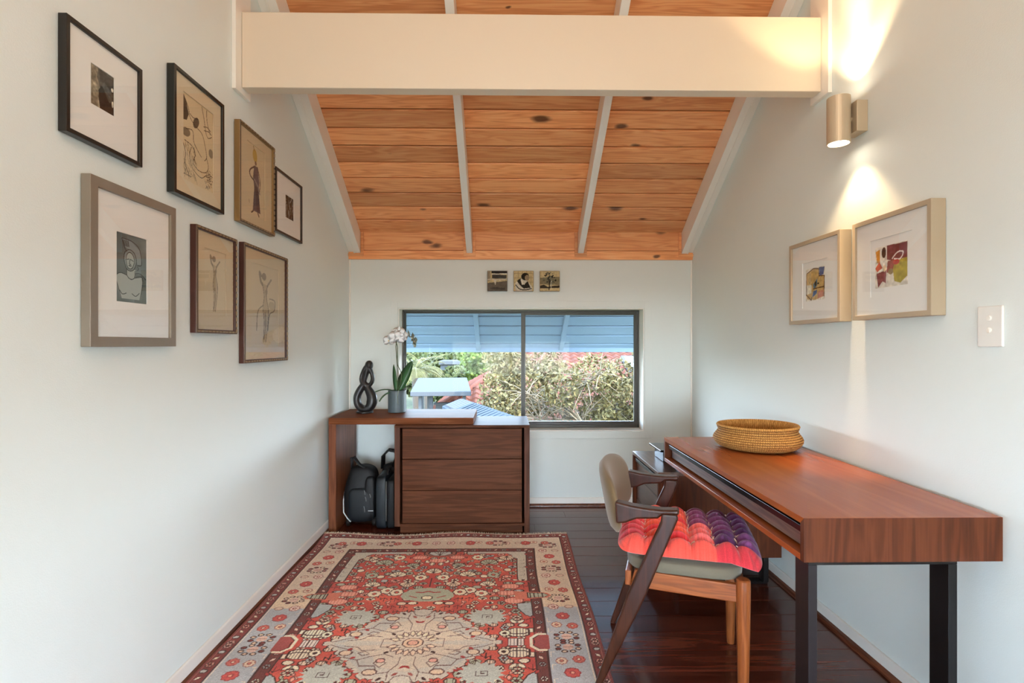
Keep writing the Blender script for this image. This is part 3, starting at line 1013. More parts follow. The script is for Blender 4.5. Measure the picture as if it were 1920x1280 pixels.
def art_tile(a):
    A = Art(60, 60, (196, 178, 136))
    K = (46, 44, 40)
    if a == 0:
        A.poly([(0, 0.4), (1, 0.5), (1, 0), (0, 0)], (104, 96, 86))
        A.poly([(0.2, 1), (1, 1), (1, 0.86), (0.2, 0.88)], (52, 48, 46))
        A.poly([(0.24, 0.82), (0.96, 0.8), (0.96, 0.62), (0.24, 0.62)], (70, 66, 62))
        A.poly([(0.0, 0.98), (0.16, 0.98), (0.14, 0.5), (0, 0.5)], (150, 140, 124))
        A.line([(0.24, 0.84), (0.98, 0.86)], 0.05, (214, 206, 190))
        A.poly([(0.3, 0.56), (0.46, 0.56), (0.4, 0.28)], (214, 206, 190))
        A.line([(0.0, 0.56), (0.24, 0.6), (0.6, 0.55), (0.98, 0.6)], 0.06, (196, 186, 166))
        A.poly([(0.1, 0.1), (0.3, 0.2), (0.9, 0.14), (0.9, 0.04)], (76, 70, 66))
    elif a == 1:
        for i in range(5):
            for j in range(5):
                A.line([(i * .22, j * .22), (i * .22 + .2, j * .22)], 0.012, (140, 122, 90))
                A.line([(i * .22, j * .22), (i * .22, j * .22 + .2)], 0.012, (140, 122, 90))
        A.poly([(0.08, 0.0), (0.08, 0.4), (0.34, 0.62), (0.6, 0.6), (0.94, 0.2), (0.94, 0.0)], (208, 202, 186))
        A.poly([(0.16, 0.5), (0.34, 0.64), (0.52, 0.3), (0.7, 0.5), (0.86, 0.16), (0.5, 0.12), (0.3, 0.3)], K)
        A.ell(0.58, 0.72, 0.2, 0.19, (44, 40, 36))
        A.ell(0.68, 0.66, 0.12, 0.14, (150, 132, 106))
        A.poly([(0.34, 0.58), (0.44, 0.54), (0.5, 0.34), (0.42, 0.3)], (224, 220, 206))
        A.curve([(0.1, 0.3), (0.3, 0.1), (0.6, 0.06), (0.9, 0.12)], 0.05, K)
    else:
        A.poly([(0, 0.34), (1, 0.3), (1, 0.72), (0, 0.66)], (132, 122, 96))
        A.poly([(0, 0.26), (0.2, 0.32), (0.4, 0.2), (0.7, 0.26), (1, 0.28), (1, 0.16), (0.5, 0.14), (0, 0.14)], (60, 54, 46))
        r = random.Random(2)
        for i in range(70):
            an, rr = r.uniform(0, 6.28), r.uniform(0.05, 0.32)
            x, y_ = 0.5 + rr * math.cos(an), 0.64 + rr * math.sin(an)
            A.ell(x, y_, 0.04, 0.03, r.choice([(48, 48, 42), (84, 84, 72), (120, 118, 100)]))
        A.line([(0.48, 0.5), (0.46, 0.06)], 0.05, K)
        A.line([(0.58, 0.5), (0.56, 0.16)], 0.03, (200, 196, 180))
    A.blotch(3, 0.06, a)
    return A


# ================================================================ framed pictures


def picture(name, label, side, y0, y1, z0, z1, fw, depth, art, frame, matm, aw, ah, cx=0.5, cy=0.5, inner=None, glass='picture_glass', border=None, fwv=None):
    """side L/R wall; (y0,y1,z0,z1) outer size; art size aw x ah, centred at the fractions cx, cy; local a runs to the viewer's right"""
    W, H = y1 - y0, z1 - z0
    xw = XL if side == 'L' else XR
    base = (xw, (y0 + y1) / 2, z0)
    t = thing(name, label, 'picture', base, 'framed drawings on the left wall' if side == 'L' else 'framed watercolours above the desk')

    def P(a, b, n):
        return (xw + n, y0 + a, z0 + b) if side == 'L' else (xw - n, y1 - a, z0 + b)

    def ring(a0, a1, b0, b1, w, wv, n0, n1, nm, mat, bev=0.0015):
        v = [P(a0, b0, n0), P(a1, b0, n0), P(a1, b1, n0), P(a0, b1, n0), P(a0 + w, b0 + wv, n0), P(a1 - w, b0 + wv, n0), P(a1 - w, b1 - wv, n0), P(a0 + w, b1 - wv, n0)]
        v += [P(a0, b0, n1), P(a1, b0, n1), P(a1, b1, n1), P(a0, b1, n1), P(a0 + w, b0 + wv, n1), P(a1 - w, b0 + wv, n1), P(a1 - w, b1 - wv, n1), P(a0 + w, b1 - wv, n1)]
        f = []
        for i in range(4):
            j = (i + 1) % 4
            f += [(i, j, 4 + j, 4 + i), (8 + i, 8 + j, 12 + j, 12 + i), (i, j, 8 + j, 8 + i), (4 + i, 4 + j, 12 + j, 12 + i)]
        return MB().add(v, f).build(nm, mat, t, bevel=bev)

    n0 = 0.002
    ring(0, W, 0, H, fw, fwv or fw, n0, depth, 'frame', frame)
    if border:
        ring(-0.0, W, 0, H, fw * 0.55, fw * 0.55, depth - 0.001, depth + 0.0025, 'frame_moulding', border)
    if border:
        bd = MB()
        for (o_, hor) in ((fw * .5, True), (H - fw * .5, True), (W - fw * .5, False)):
            Lh = W if hor else H
            n_b = int(Lh / .026)
            for i_b in range(n_b):
                c_ = Lh * (i_b + .5) / n_b
                a_, b_ = (c_, o_) if hor else (o_, c_)
                la, lb_ = (.0085, fw * .2) if hor else (fw * .2, .0085)
                v_ = [P(a_ + s1 * la, b_ + s2 * lb_, depth + n_) for n_ in (.001, .0055) for s1, s2 in ((-1, -1), (1, -1), (1, 1), (-1, 1))]
                bd.add(v_, [(3, 2, 1, 0), (4, 5, 6, 7), (0, 1, 5, 4), (1, 2, 6, 5), (2, 3, 7, 6), (3, 0, 4, 7)])
        bd.build('carved_beading', 'frame_bead', t)
    # backing, mat board and artwork
    bk = MB()
    v = [P(fw, fw, n0 + 0.001), P(W - fw, fw, n0 + 0.001), P(W - fw, H - fw, n0 + 0.001), P(fw, H - fw, n0 + 0.001)]
    v += [P(fw, fw, n0 + 0.004), P(W - fw, fw, n0 + 0.004), P(W - fw, H - fw, n0 + 0.004), P(fw, H - fw, n0 + 0.004)]
    bk.add(v, [(0, 1, 2, 3), (4, 5, 6, 7), (0, 1, 5, 4), (1, 2, 6, 5), (2, 3, 7, 6), (3, 0, 4, 7)]).build('backing', 'backing', t)
    nm_ = depth - 0.009
    ax, ay = fw + (W - 2 * fw) * cx, fw + (H - 2 * fw) * cy
    # mat: a board with a window
    o = [(fw * .7, fw * .7), (W - fw * .7, fw * .7), (W - fw * .7, H - fw * .7), (fw * .7, H - fw * .7)]
    i_ = [(ax - aw / 2, ay - ah / 2), (ax + aw / 2, ay - ah / 2), (ax + aw / 2, ay + ah / 2), (ax - aw / 2, ay + ah / 2)]
    if inner:
        i_ = [(ax - inner[0] / 2, ay - inner[1] / 2), (ax + inner[0] / 2, ay - inner[1] / 2), (ax + inner[0] / 2, ay + inner[1] / 2), (ax - inner[0] / 2, ay + inner[1] / 2)]
    v = [P(a, b, nm_) for a, b in o + i_] + [P(a, b, nm_ - 0.003) for a, b in o + i_]
    f = []
    for k in range(4):
        j = (k + 1) % 4
        f += [(k, j, 4 + j, 4 + k), (8 + k, 8 + j, 12 + j, 12 + k), (4 + k, 4 + j, 12 + j, 12 + k), (k, j, 8 + j, 8 + k)]
    MB().add(v, f).build('mat_board', matm, t)
    # paper behind the mat window (only when it is larger than the drawing)
    if inner:
        pw, ph = inner[0] / 2 + 0.004, inner[1] / 2 + 0.004
        v = [P(ax - pw, ay - ph, nm_ - 0.0065), P(ax + pw, ay - ph, nm_ - 0.0065), P(ax + pw, ay + ph, nm_ - 0.0065), P(ax - pw, ay + ph, nm_ - 0.0065)]
        v += [P(ax - pw, ay - ph, nm_ - 0.0045), P(ax + pw, ay - ph, nm_ - 0.0045), P(ax + pw, ay + ph, nm_ - 0.0045), P(ax - pw, ay + ph, nm_ - 0.0045)]
        MB().add(v, [(0, 1, 2, 3), (4, 5, 6, 7), (0, 1, 5, 4), (1, 2, 6, 5), (2, 3, 7, 6), (3, 0, 4, 7)]).build('paper', matm, t)
    A = art
    u = np.linspace(-0.5, 0.5, A.w)
    w_ = np.linspace(-0.5, 0.5, A.h)
    U, V = np.meshgrid(u * aw * 1.01, w_ * ah * 1.01)
    na = nm_ - 0.0038
    if side == 'L':
        X, Y = np.full_like(U, xw + na), y0 + ax + U
    else:
        X, Y = np.full_like(U, xw - na), y1 - ax - U
    me = grid_mesh('artwork', X, Y, z0 + ay + V, lin(A.a))
    link('artwork', me, 'art_print', t)
    g = fw * 0.8
    v = [P(a, b, nn) for nn in (depth - 0.0065, depth - 0.0045) for a, b in ((g, g), (W - g, g), (W - g, H - g), (g, H - g))]
    MB().add(v, [(3, 2, 1, 0), (4, 5, 6, 7), (0, 1, 5, 4), (1, 2, 6, 5), (2, 3, 7, 6), (3, 0, 4, 7)]).build('glass', glass, t)
    return t


picture('framed_print', 'small dark abstract print in a wide white mat, black frame, topmost left on the wall', 'L', 1.462, 1.766, 1.848, 2.168, 0.013, 0.026, art_abstract_dark(), 'frame_black', 'mat_white', 0.094, 0.118, 0.47, 0.56)
picture('framed_drawing', 'tall black-framed ink sketch on cream paper with swirling figures', 'L', 1.928, 2.270, 1.816, 2.278, 0.014, 0.030, art_ink(), 'frame_teal', 'mat_cream', 0.205, 0.325, 0.5, 0.5)
picture('framed_drawing', 'gold-framed drawing of a robed woman carrying a yellow jar on her head', 'L', 2.405, 2.765, 1.823, 2.278, 0.014, 0.028, art_lady(), 'frame_gold', 'mat_buff', 0.185, 0.335, 0.5, 0.5, border='frame_carved')
picture('framed_print', 'thin black frame with a tiny dark block print in white mat', 'L', 2.805, 3.170, 1.862, 2.200, 0.013, 0.020, art_block(), 'frame_black', 'mat_white', 0.115, 0.125, 0.55, 0.5)
picture('framed_print', 'large grey-framed print of a blue-grey crested female bust', 'L', 1.540, 1.938, 1.262, 1.758, 0.030, 0.030, art_bust(), 'frame_grey', 'mat_white', 0.140, 0.215, 0.46, 0.50)
picture('framed_drawing', 'narrow brown-framed pencil study of one standing nude', 'L', 2.070, 2.382, 1.314, 1.733, 0.015, 0.026, art_nude(False), 'frame_brown', 'mat_buff', 0.165, 0.265, 0.5, 0.5, border='frame_carved')
picture('framed_drawing', 'taller brown-framed pencil study of two bathers, lowest on the left wall', 'L', 2.448, 2.935, 1.182, 1.737, 0.016, 0.026, art_nude(True), 'frame_brown', 'mat_buff', 0.30, 0.40, 0.5, 0.5, border='frame_carved')
picture('framed_watercolour', 'pale box-framed ochre and blue abstract watercolour, nearer the window', 'R', 2.250, 2.655, 1.367, 1.760, 0.018, 0.053, art_colour(0), 'frame_pale', 'mat_white', 0.150, 0.150, 0.50, 0.46, inner=(0.20, 0.215))
picture('framed_watercolour', 'pale box-framed crimson and olive abstract watercolour, nearer the light switch', 'R', 1.765, 2.170, 1.367, 1.760, 0.018, 0.053, art_colour(1), 'frame_pale', 'mat_white', 0.165, 0.155, 0.50, 0.50, inner=(0.215, 0.22))

# three small picture tiles above the window
for k, (cx_, lb) in enumerate(((-0.052, 'small square tile picture of a dark street scene, leftmost of three'), (0.153, 'small square tile picture of a seated person, between two others'), (0.358, 'small square tile picture of a dark tree on ochre, rightmost of three'))):
    t = thing('picture_tile', lb, 'picture', (cx_, YB, 1.684), 'square tiles above the window')
    MB().box(cx_ - 0.078, cx_ + 0.078, YB - 0.028, YB - 0.001, 1.684, 1.842).build('tile_block', 'frame_gold' if k else 'frame_black', t, bevel=0.002)
    A = art_tile(k)
    U, V = np.meshgrid(np.linspace(-0.0755, 0.0755, A.w), np.linspace(-0.0765, 0.0765, A.h))
    link('printed_face', grid_mesh('printed_face', cx_ + U, np.full_like(U, YB - 0.0288), 1.763 + V, lin(A.a)), 'art_print', t)

# light switch
t = thing('light_switch', 'white plastic wall plate with two round buttons beside the watercolours', 'switch', (XR, 1.597, 1.26))
sw = MB().box(XR - 0.009, XR - 0.0005, 1.556, 1.640, 1.262, 1.386).build('wall_plate', 'switch_plastic', t, bevel=0.003)
for zz in (1.349, 1.312):
    m_ = MB().lathe([(0.0085, 0), (0.0085, 0.0025), (0.007, 0.004), (0.0005, 0.0045)], (0, 0, 0), 20)
    m_.v = [(XR - 0.009 - z, 1.598 + a, zz + b_) for a, b_, z in m_.v]
    m_.build('button', 'white_paint', t, smooth=False)

# wall sconce with its own lamps
t = thing('wall_sconce', 'cylindrical pale metal up-and-down wall light, switched on', 'lamp', (XR, 2.195, 2.14))
MB().box(1.437, XR - 0.0005, 2.150, 2.232, 2.140, 2.266).build('wall_plate', 'sconce_metal', t, bevel=0.002)
MB().tube([(1.437, 2.192, 2.2), (1.425, 2.192, 2.2)], 0.012, 12).build('bracket', 'sconce_metal', t)
SX, SY = 1.388, 2.192
MB().lathe([(0.0395, 0.004), (0.0395, 0), (0.044, 0), (0.044, 0.190), (0.0395, 0.190), (0.0395, 0.186), (0.0395, 0.004)], (SX, SY, 2.100), 40, cap=False).build('cylinder', 'sconce_metal', t, smooth=False)
for z_ in (2.106, 2.278):
    MB().lathe([(0.0005, 0), (0.039, 0), (0.039, 0.006), (0.0005, 0.006)], (SX, SY, z_), 32, cap=False).build('lens', 'lamp_lens', t)
for nm, zz, rx, en, cone in (('sconce_up', 2.300, R(180), 8.0, 96), ('sconce_up_core', 2.300, R(178), 30.0, 44), ('sconce_down', 2.088, 0, 5.0, 90), ('sconce_down_core', 2.088, R(0), 34.0, 27)):
    d = bpy.data.lights.new(nm, 'SPOT')
    d.energy = en
    d.color = (1.0, 0.70, 0.38)
    d.spot_size = R(cone)
    d.spot_blend = 0.35 if 'core' not in nm else 0.9
    d.shadow_soft_size = 0.03
    o = bpy.data.objects.new(nm, d)
    o.location = (SX, SY, zz)
    o.rotation_euler = (rx, 0, 0)
    col.objects.link(o)

# ================================================================ rug
RW, RL = 0.80, 1.27
RCX, RCY = -0.385, 2.26


class Rug(Art):
    """a quarter of the rug (mirrored later); coordinates in metres from the centre"""

    def __init__(self):
        super().__init__(250, 397, (182, 66, 52))

    def T(self, p):
        return [(a / RW, b / RL) for a, b in p]

    def P(self, p, c, al=1.0):
        self.poly(self.T(p), c, al)

    def Ln(self, p, c, w=0.0042, al=1.0):
        self.line(self.T(p), w / RW, c, al)

    def E(self, u, v, r, c, al=1.0, ry=None):
        self.ell(u / RW, v / RL, r / RW, (ry or r) / RL, c, al)

    def rect(self, u0, u1, v0, v1, c, al=1.0):
        X, Y = self.x * RW, self.y * RL
        self.put((X >= u0) & (X < u1) & (Y >= v0) & (Y < v1), c, al)


DK, RD_, BR, GY, BE, CR, GN, PK, GD = (66, 36, 30), (160, 48, 42), (208, 84, 62), (166, 166, 158), (204, 178, 150), (216, 198, 170), (158, 160, 134), (212, 142, 120), (104, 48, 40)
G = Rug()
rr = random.Random(21)


def rosette(u, v, r, n, c1, c2, out=DK, ph=0.0):
    for k in range(n):
        a = ph + 2 * math.pi * k / n
        G.E(u + r * .62 * math.cos(a), v + r * .62 * math.sin(a), r * .42, out)
    for k in range(n):
        a = ph + 2 * math.pi * k / n
        G.E(u + r * .62 * math.cos(a), v + r * .62 * math.sin(a), r * .42 - 0.0042, c1)
    G.E(u, v, r * .34, out)
    G.E(u, v, r * .34 - 0.004, c2)


def octa(u, v, ru, rv, c, lines=0, out=DK, lc=None):
    def pt(s):
        a, b = ru * s, rv * s
        return [(u + a, v + b * .4), (u + a * .5, v + b), (u - a * .5, v + b), (u - a, v + b * .4), (u - a, v - b * .4), (u - a * .5, v - b), (u + a * .5, v - b), (u + a, v - b * .4)]
    G.P(pt(1.0), out)
    s = 1 - 0.0046 / min(ru, rv)
    G.P(pt(s), c)
    for k in range(lines):
        x = u - ru * .8 + 1.6 * ru * (k + .5) / lines
        G.Ln([(x, v - rv * .75), (x, v + rv * .75)], lc or out, 0.0036, .8)


def palmette(u, v, r, c, up=1, out=DK):
    pts = [(u - r, v), (u - r * .9, v + up * r * .45), (u - r * .5, v + up * r * .85), (u, v + up * r), (u + r * .5, v + up * r * .85), (u + r * .9, v + up * r * .45), (u + r, v), (u + r * .5, v - up * r * .35), (u - r * .5, v - up * r * .35)]
    G.P(pts, out)
    G.P([(u + (a - u) * .86, v + (b - v) * .86) for a, b in pts], c)
    for k in range(-2, 3):
        G.Ln([(u, v - up * r * .3), (u + k * r * .36, v + up * r * (.8 - .1 * abs(k)))], out, 0.0036)


def leaf(u, v, a, l, c, out=DK):
    ca, sa = math.cos(a), math.sin(a)
    q = [(0, 0), (.3, .28), (.7, .22), (1, 0), (.7, -.22), (.3, -.28)]
    G.P([(u + l * (p * ca - s * sa), v + l * (p * sa + s * ca)) for p, s in q], out)
    G.P([(u + l * ((.12 + .76 * p) * ca - .66 * s * sa), v + l * ((.12 + .76 * p) * sa + .66 * s * ca)) for p, s in q], c)


# field: patches of brighter and paler red
for k in range(60):
    G.E(rr.uniform(0, .52), rr.uniform(0, 1.0), rr.uniform(.04, .1), rr.choice([BR, (190, 74, 58), (176, 58, 48), (204, 96, 72)]), .55, ry=rr.uniform(.02, .06))
# motif lattice over the field
for iv in range(24):
    for iu in range(9):
        u = 0.03 + iu * 0.062 + (0.031 if iv % 2 else 0) + rr.uniform(-.008, .008)
        v = 0.05 + iv * 0.042 + rr.uniform(-.006, .006)
        if u > .51 or v > 1.0:
            continue
        q = rr.random()
        c = rr.choice([GY, CR, BE, GN, PK, CR, GN])
        if q < .28:
            octa(u, v, rr.uniform(.018, .03), rr.uniform(.014, .022), c, rr.choice([0, 2, 3]))
        elif q < .52:
            rosette(u, v, rr.uniform(.02, .027), rr.choice([5, 6, 8]), c, rr.choice([RD_, BR, GD]))
        elif q < .72:
            for s in range(3):
                leaf(u, v, rr.uniform(0, 6.3), rr.uniform(.026, .04), c)
        elif q < .86:
            palmette(u, v, rr.uniform(.02, .03), c, rr.choice([1, -1]))
        else:
            G.Ln([(u - .02, v), (u, v + .015), (u + .02, v), (u + .02, v + .02)], DK)
            G.Ln([(u, v - .02), (u, v + .02)], DK)
# named large motifs of the upper field
for (u, v, r) in ((0.0, .70, .05), (.19, .66, .05), (.30, .82, .055), (.12, .56, .045), (.30, .54, .045), (.40, .90, .05), (.13, .78, .042)):
    palmette(u, v, r, rr.choice([CR, GN, BE]), rr.choice([1, -1]))
for (u, v, ru, rv) in ((.42, .52, .05, .03), (.40, .445, .055, .028), (.43, .365, .05, .03), (.11, .90, .05, .026), (.0, .855, .055, .028)):
    octa(u, v, ru, rv, PK, 5, (140, 60, 50), (176, 84, 70))
for (u, v) in ((.21, .48), (.27, .445), (.16, .46), (.33, .66), (.23, .90), (.06, .63)):
    rosette(u, v, .036, 8, rr.choice([CR, GN]), BR)
# top palmette and secondary medallion on the long axis
octa(0, .965, .10, .05, (150, 84, 66), 0)
palmette(0, .955, .075, GY)
for k in range(11):
    a = math.pi * k / 10
    G.E(.105 * math.cos(a), .42 + .062 * math.sin(a), .028, GN)
    G.E(.105 * math.cos(a), .42 - .03 * math.sin(a), .026, GN)
G.E(0, .42, .12, GN, 1, ry=.06)
G.Ln([(.0, .47), (.03, .455), (.06, .46)], RD_, .01)
G.Ln([(.05, .40), (.09, .42)], RD_, .006)
octa(0, .40, .03, .022, CR)
G.Ln([(0, .52), (0, .62)], DK, .006)
# side stars
def star(u, v, r, c):
    pts = []
    for k in range(32):
        a = 2 * math.pi * k / 32
        q = r * (1.0 if k % 2 else .74)
        pts.append((u + q * 1.25 * math.cos(a), v + q * math.sin(a)))
    G.P(pts, c)
star(.30, .212, .078, (172, 174, 162))
G.Ln([(.28, .2), (.28, .228), (.325, .228), (.325, .2), (.30, .2), (.30, .214), (.312, .214)], DK)
# axis pendants and flowers at the field's sides
for s in (0.0, .055):
    octa(.445, .065 + s * .4, .05, .026, CR, 6)
rosette(.385, .07, .026, 8, CR, DK)
rosette(.385, .115, .022, 6, GY, RD_)
rosette(.44, .20, .024, 6, BE, RD_)
for sg in (-1, 1):
    leaf(.44, .15, sg * .8 + 1.57, .05, CR)
G.P([(.40, 0), (.47, 0), (.47, .028), (.40, .028)], DK)
G.P([(.404, 0), (.466, 0), (.466, .024), (.404, .024)], (204, 188, 176))
for k in range(4):
    G.Ln([(.412 + k * .015, 0), (.412 + k * .015, .026)], DK)
# medallion: stepped, serrated outline
bound = [(.375, 0)]
steps = [(.35, .012), (.325, .03), (.30, .05), (.29, .085), (.27, .10), (.235, .118), (.225, .165), (.20, .17), (.17, .20), (.165, .235), (.11, .24), (.095, .262), (.04, .258), (.02, .285), (0, .285)]
px, pv = bound[0]
ser = [(px, 0)]
for (a, b) in steps:
    ser += [(px, b), (a, b)]
    px, pv = a, b
jag = []
for i in range(len(ser) - 1):
    (a, b), (c_, d_) = ser[i], ser[i + 1]
    L = math.hypot(c_ - a, d_ - b)
    n_ = max(1, int(L / .012))
    for k in range(n_):
        t_ = k / n_
        o_ = .0055 * (1 if k % 2 else -1)
        jag.append((a + (c_ - a) * t_ + (o_ if abs(d_ - b) > abs(c_ - a) else 0), b + (d_ - b) * t_ + (o_ if abs(c_ - a) >= abs(d_ - b) else 0)))
jag = [(max(0, a), max(0, b)) for a, b in jag] + [(0, .285), (0, 0)]
G.P([(a * 1.018, b * 1.018) for a, b in jag], DK)
G.P(jag, (186, 176, 160))
G.P([(0, 0), (.24, .02), (.24, .09), (.15, .15), (0, .2)], (200, 180, 156), .7)
G.P([(.14, .1), (.29, .01), (.33, .0), (.26, .09), (.16, .2), (.1, .2)], (166, 166, 160), .6)
BL = (96, 62, 54)
for p in ([(.0, .09), (.05, .07), (.09, .03), (.13, .03), (.13, .0)], [(.055, .25), (.06, .2), (.03, .15), (.03, .1)], [(.055, .2), (.1, .21), (.12, .16), (.18, .16), (.2, .12), (.16, .1), (.1, .08), (.06, .1)],
          [(.2, .12), (.26, .1), (.24, .05), (.3, .03), (.34, .01)], [(.14, .05), (.2, .055), (.22, .03), (.28, .02)], [(.08, .14), (.1, .17), (.13, .14), (.11, .12), (.08, .14)],
          [(.16, .08), (.19, .09), (.21, .07), (.18, .06), (.16, .08)], [(0, .22), (.03, .23), (.05, .27)]):
    G.Ln(p, BL, .0042, .9)
octa(0, 0, .045, .036, (216, 178, 146), 0, BL)
octa(0, 0, .026, .02, (206, 150, 124), 0, BL)
for a in (.35, .7, 1.05, 1.4):
    G.Ln([(.055 * math.cos(a), .05 * math.sin(a)), (.11 * math.cos(a), .08 * math.sin(a))], BL)
    leaf(.06 * math.cos(a), .05 * math.sin(a), a, .05, (218, 188, 160), BL)
for (u, v, c) in ((.085, .06, DK), (.075, .235, DK), (.24, .035, RD_), (.19, .185, RD_), (.21, .095, RD_), (0, .16, RD_), (.02, .205, (150, 70, 60))):
    leaf(u, v, .7, .028, c, c)
octa(.13, .20, .03, .02, BE, 0, BL)
octa(.26, .07, .028, .02, BE, 0, BL)
octa(.105, .125, .02, .016, (214, 150, 132), 0, BL)

# corner panels and pale strips along the inner guard
for p, c in (([(.46, .60), (.515, .60), (.515, .985), (.16, .985), (.16, .955), (.40, .955), (.43, .93), (.43, .90), (.46, .88)], (176, 168, 152)),
             ([(.515, .20), (.515, .345), (.445, .335), (.445, .29), (.48, .225)], (158, 164, 162))):
    G.P(p, c)
    G.Ln(p + [p[0]], DK, .005)
for k in range(5):
    G.Ln([(.475, .65 + k * .05), (.50, .65 + k * .05), (.50, .672 + k * .05)], (120, 108, 96), .0036)
# inner guard, main border, outer guard
def band(d0, d1, c):
    X, Y = G.x * RW, G.y * RL
    dd = np.minimum(RW - X, RL - Y)
    G.put((dd >= d0) & (dd < d1), c)
band(.235, .285, GD)
band(.06, .235, (192, 172, 150))
band(.0, .06, (116, 48, 42))
X_, Y_ = G.x * RW, G.y * RL
G.put((np.minimum(RW - X_, RL - Y_) >= .06) & (np.minimum(RW - X_, RL - Y_) < .235) & (Y_ < .30) & (Y_ < RL - .235), (158, 160, 162))
G.put((np.minimum(RW - X_, RL - Y_) >= .06) & (np.minimum(RW - X_, RL - Y_) < .235) & (Y_ > .30) & (Y_ < .50), (200, 176, 146))
for d_ in (.0, .06, .235, .285):
    band(d_ - .003 if d_ else 0, d_ + .004, DK)
band(.014, .017, (150, 90, 74))
band(.066, .069, (214, 190, 164))


def along(dist, s):
    """point at distance dist from the edge: walk up the long side, then along the short side"""
    L1 = RL - dist
    return ((RW - dist, s), 0) if s < L1 else ((RW - dist - (s - L1), RL - dist), 1)


tot = RL + RW
s = 0.012
k = 0
while s < tot - .06:
    (u, v), q = along(.031, s)
    if u > 0:
        if k % 3 == 0:
            rosette(u, v, .019, 6, rr.choice([PK, (196, 150, 130)]), RD_)
        elif k % 3 == 1:
            octa(u, v, .016, .013, rr.choice([GY, (176, 120, 104)]), 0)
        else:
            leaf(u - .012, v - .01, .8, .032, CR)
    s += .043
    k += 1
s = 0.02
k = 0
while s < tot - .5:
    (u, v), q = along(.26, s)
    if u > 0:
        if k % 2:
            rosette(u, v, .017, 6, CR if k % 4 == 1 else GY, RD_)
        else:
            leaf(u - .014, v - .012, .9 if k % 4 else 2.2, .036, (206, 168, 146) if k % 4 else RD_)
    s += .046
    k += 1
s = 0.04
k = 0
while s < tot - .3:
    (u, v), q = along(.148, s)
    if u > 0:
        j = k % 4
        if j == 0:
            for a in range(8):
                an = math.pi * a / 4 + .39
                G.E(u + .045 * math.cos(an), v + .034 * math.sin(an), .014, DK, 1, ry=.011)
                G.E(u + .045 * math.cos(an), v + .034 * math.sin(an), .008, rr.choice([(120, 52, 46), BE]), 1, ry=.006)
            G.E(u, v, .022, (196, 160, 142))
            G.Ln([(u - .02, v), (u + .02, v)], (120, 70, 60))
        elif j == 1:
            rosette(u + .035, v, .026, 8, (190, 92, 78), CR, (150, 60, 52))
            rosette(u - .035, v + .01, .024, 8, BE, (200, 110, 90), (150, 86, 74))
        elif j == 2:
            rosette(u, v, .032, 8, (186, 70, 62), (222, 150, 120), (140, 44, 42))
        else:
            rosette(u - .035, v, .026, 8, (204, 176, 160), BE, (140, 60, 56))
            octa(u + .04, v, .022, .016, (196, 168, 146), 0, (150, 110, 94))
        G.Ln([(u - .06, v + .036), (u - .075, v + .036), (u - .075, v + .066)], (206, 190, 170), .0036)
    s += .087
    k += 1
# urn that breaks the inner guard, arch at the middle of the long side
G.P([(.44, .375), (.60, .395), (.62, .42), (.60, .445), (.44, .465)], (196, 104, 80))
G.P([(.50, .39), (.585, .40), (.61, .42), (.585, .44), (.50, .45)], DK)
G.P([(.505, .395), (.585, .404), (.603, .42), (.585, .436), (.505, .445)], GN)
for k in range(4):
    G.Ln([(.515 + k * .02, .396), (.515 + k * .02, .444)], DK, .006)
G.P([(.515, 0), (.575, 0), (.575, .05), (.545, .075), (.515, .075)], (150, 66, 60))
G.Ln([(.50, 0), (.50, .03), (.53, .06), (.56, .06)], CR, .014)
G.Ln([(.51, 0), (.51, .028), (.535, .052)], DK, .004)
q = G.a
half = np.concatenate([q[:, ::-1], q], 1)
full = np.concatenate([half[::-1], half], 0)
H_, W_ = full.shape[:2]
nz = np.random.default_rng(5)
ab = np.interp(np.arange(H_), np.linspace(0, H_, 26), nz.normal(size=26)) * .035
full = np.clip(full * (1 + ab[:, None, None]), 0, 1)
full = np.clip(full * (1 + nz.normal(size=(H_, W_, 1)) * .05), 0, 1)
grey = full.mean(2, keepdims=True)
full = np.clip((grey * .13 + full * .87) * 1.17 + .035, 0, 1)
rug = thing('area_rug', 'faded red oriental rug with pale stepped medallion and flowered borders', 'rug', (RCX, RCY, 0))
U, V = np.meshgrid(np.linspace(-RW, RW, W_), np.linspace(-RL, RL, H_))
Zr = 0.0085 + nz.normal(size=U.shape) * .0005
farw = np.clip((V - (RL - .25)) / .25, 0, 1) ** 2
Zr += farw * (.006 + .006 * np.sin(U * 9 + 1.0) + .010 * np.clip((-U - .55) / .25, 0, 1))
wob = farw * .012 * np.sin(U * 5.2 + .6)
edge = 0.004 * np.sin(V * 7.0)
link('pile', grid_mesh('pile', RCX + U + edge, RCY + V + wob, Zr, lin(full)), 'rug_wool', rug)
MB().box(RCX - RW + .006, RCX + RW - .006, RCY - RL + .006, RCY + RL - .012, .001, .0065).build('backing', 'rug_back', rug)
fr = MB()
for sgn in (1, -1):
    for i in range(420):
        u = -RW + 2 * RW * (i + .5) / 420
        w0 = .012 * math.sin(u * 5.2 + .6) if sgn > 0 else 0
        z_ = .0075 + ((.006 + .006 * math.sin(u * 9 + 1.0) + .010 * max(0, min(1, (-u - .55) / .25))) if sgn > 0 else 0)
        a = RCY + sgn * RL + w0 - sgn * .004
        l_ = rr.uniform(.010, .022) * sgn
        dx = rr.uniform(-.004, .004)
        zr = rr.uniform(.001, .007)
        fr.add([(RCX + u - .0017, a, z_), (RCX + u + .0017, a, z_), (RCX + u + dx + .001, a + l_, z_ + zr), (RCX + u + dx - .001, a + l_, z_ + zr), (RCX + u, a, z_ + .004), (RCX + u + dx, a + l_, z_ + zr + .004)],
               [(0, 1, 2, 3), (0, 4, 5, 3), (1, 4, 5, 2), (0, 1, 4), (3, 2, 5)])
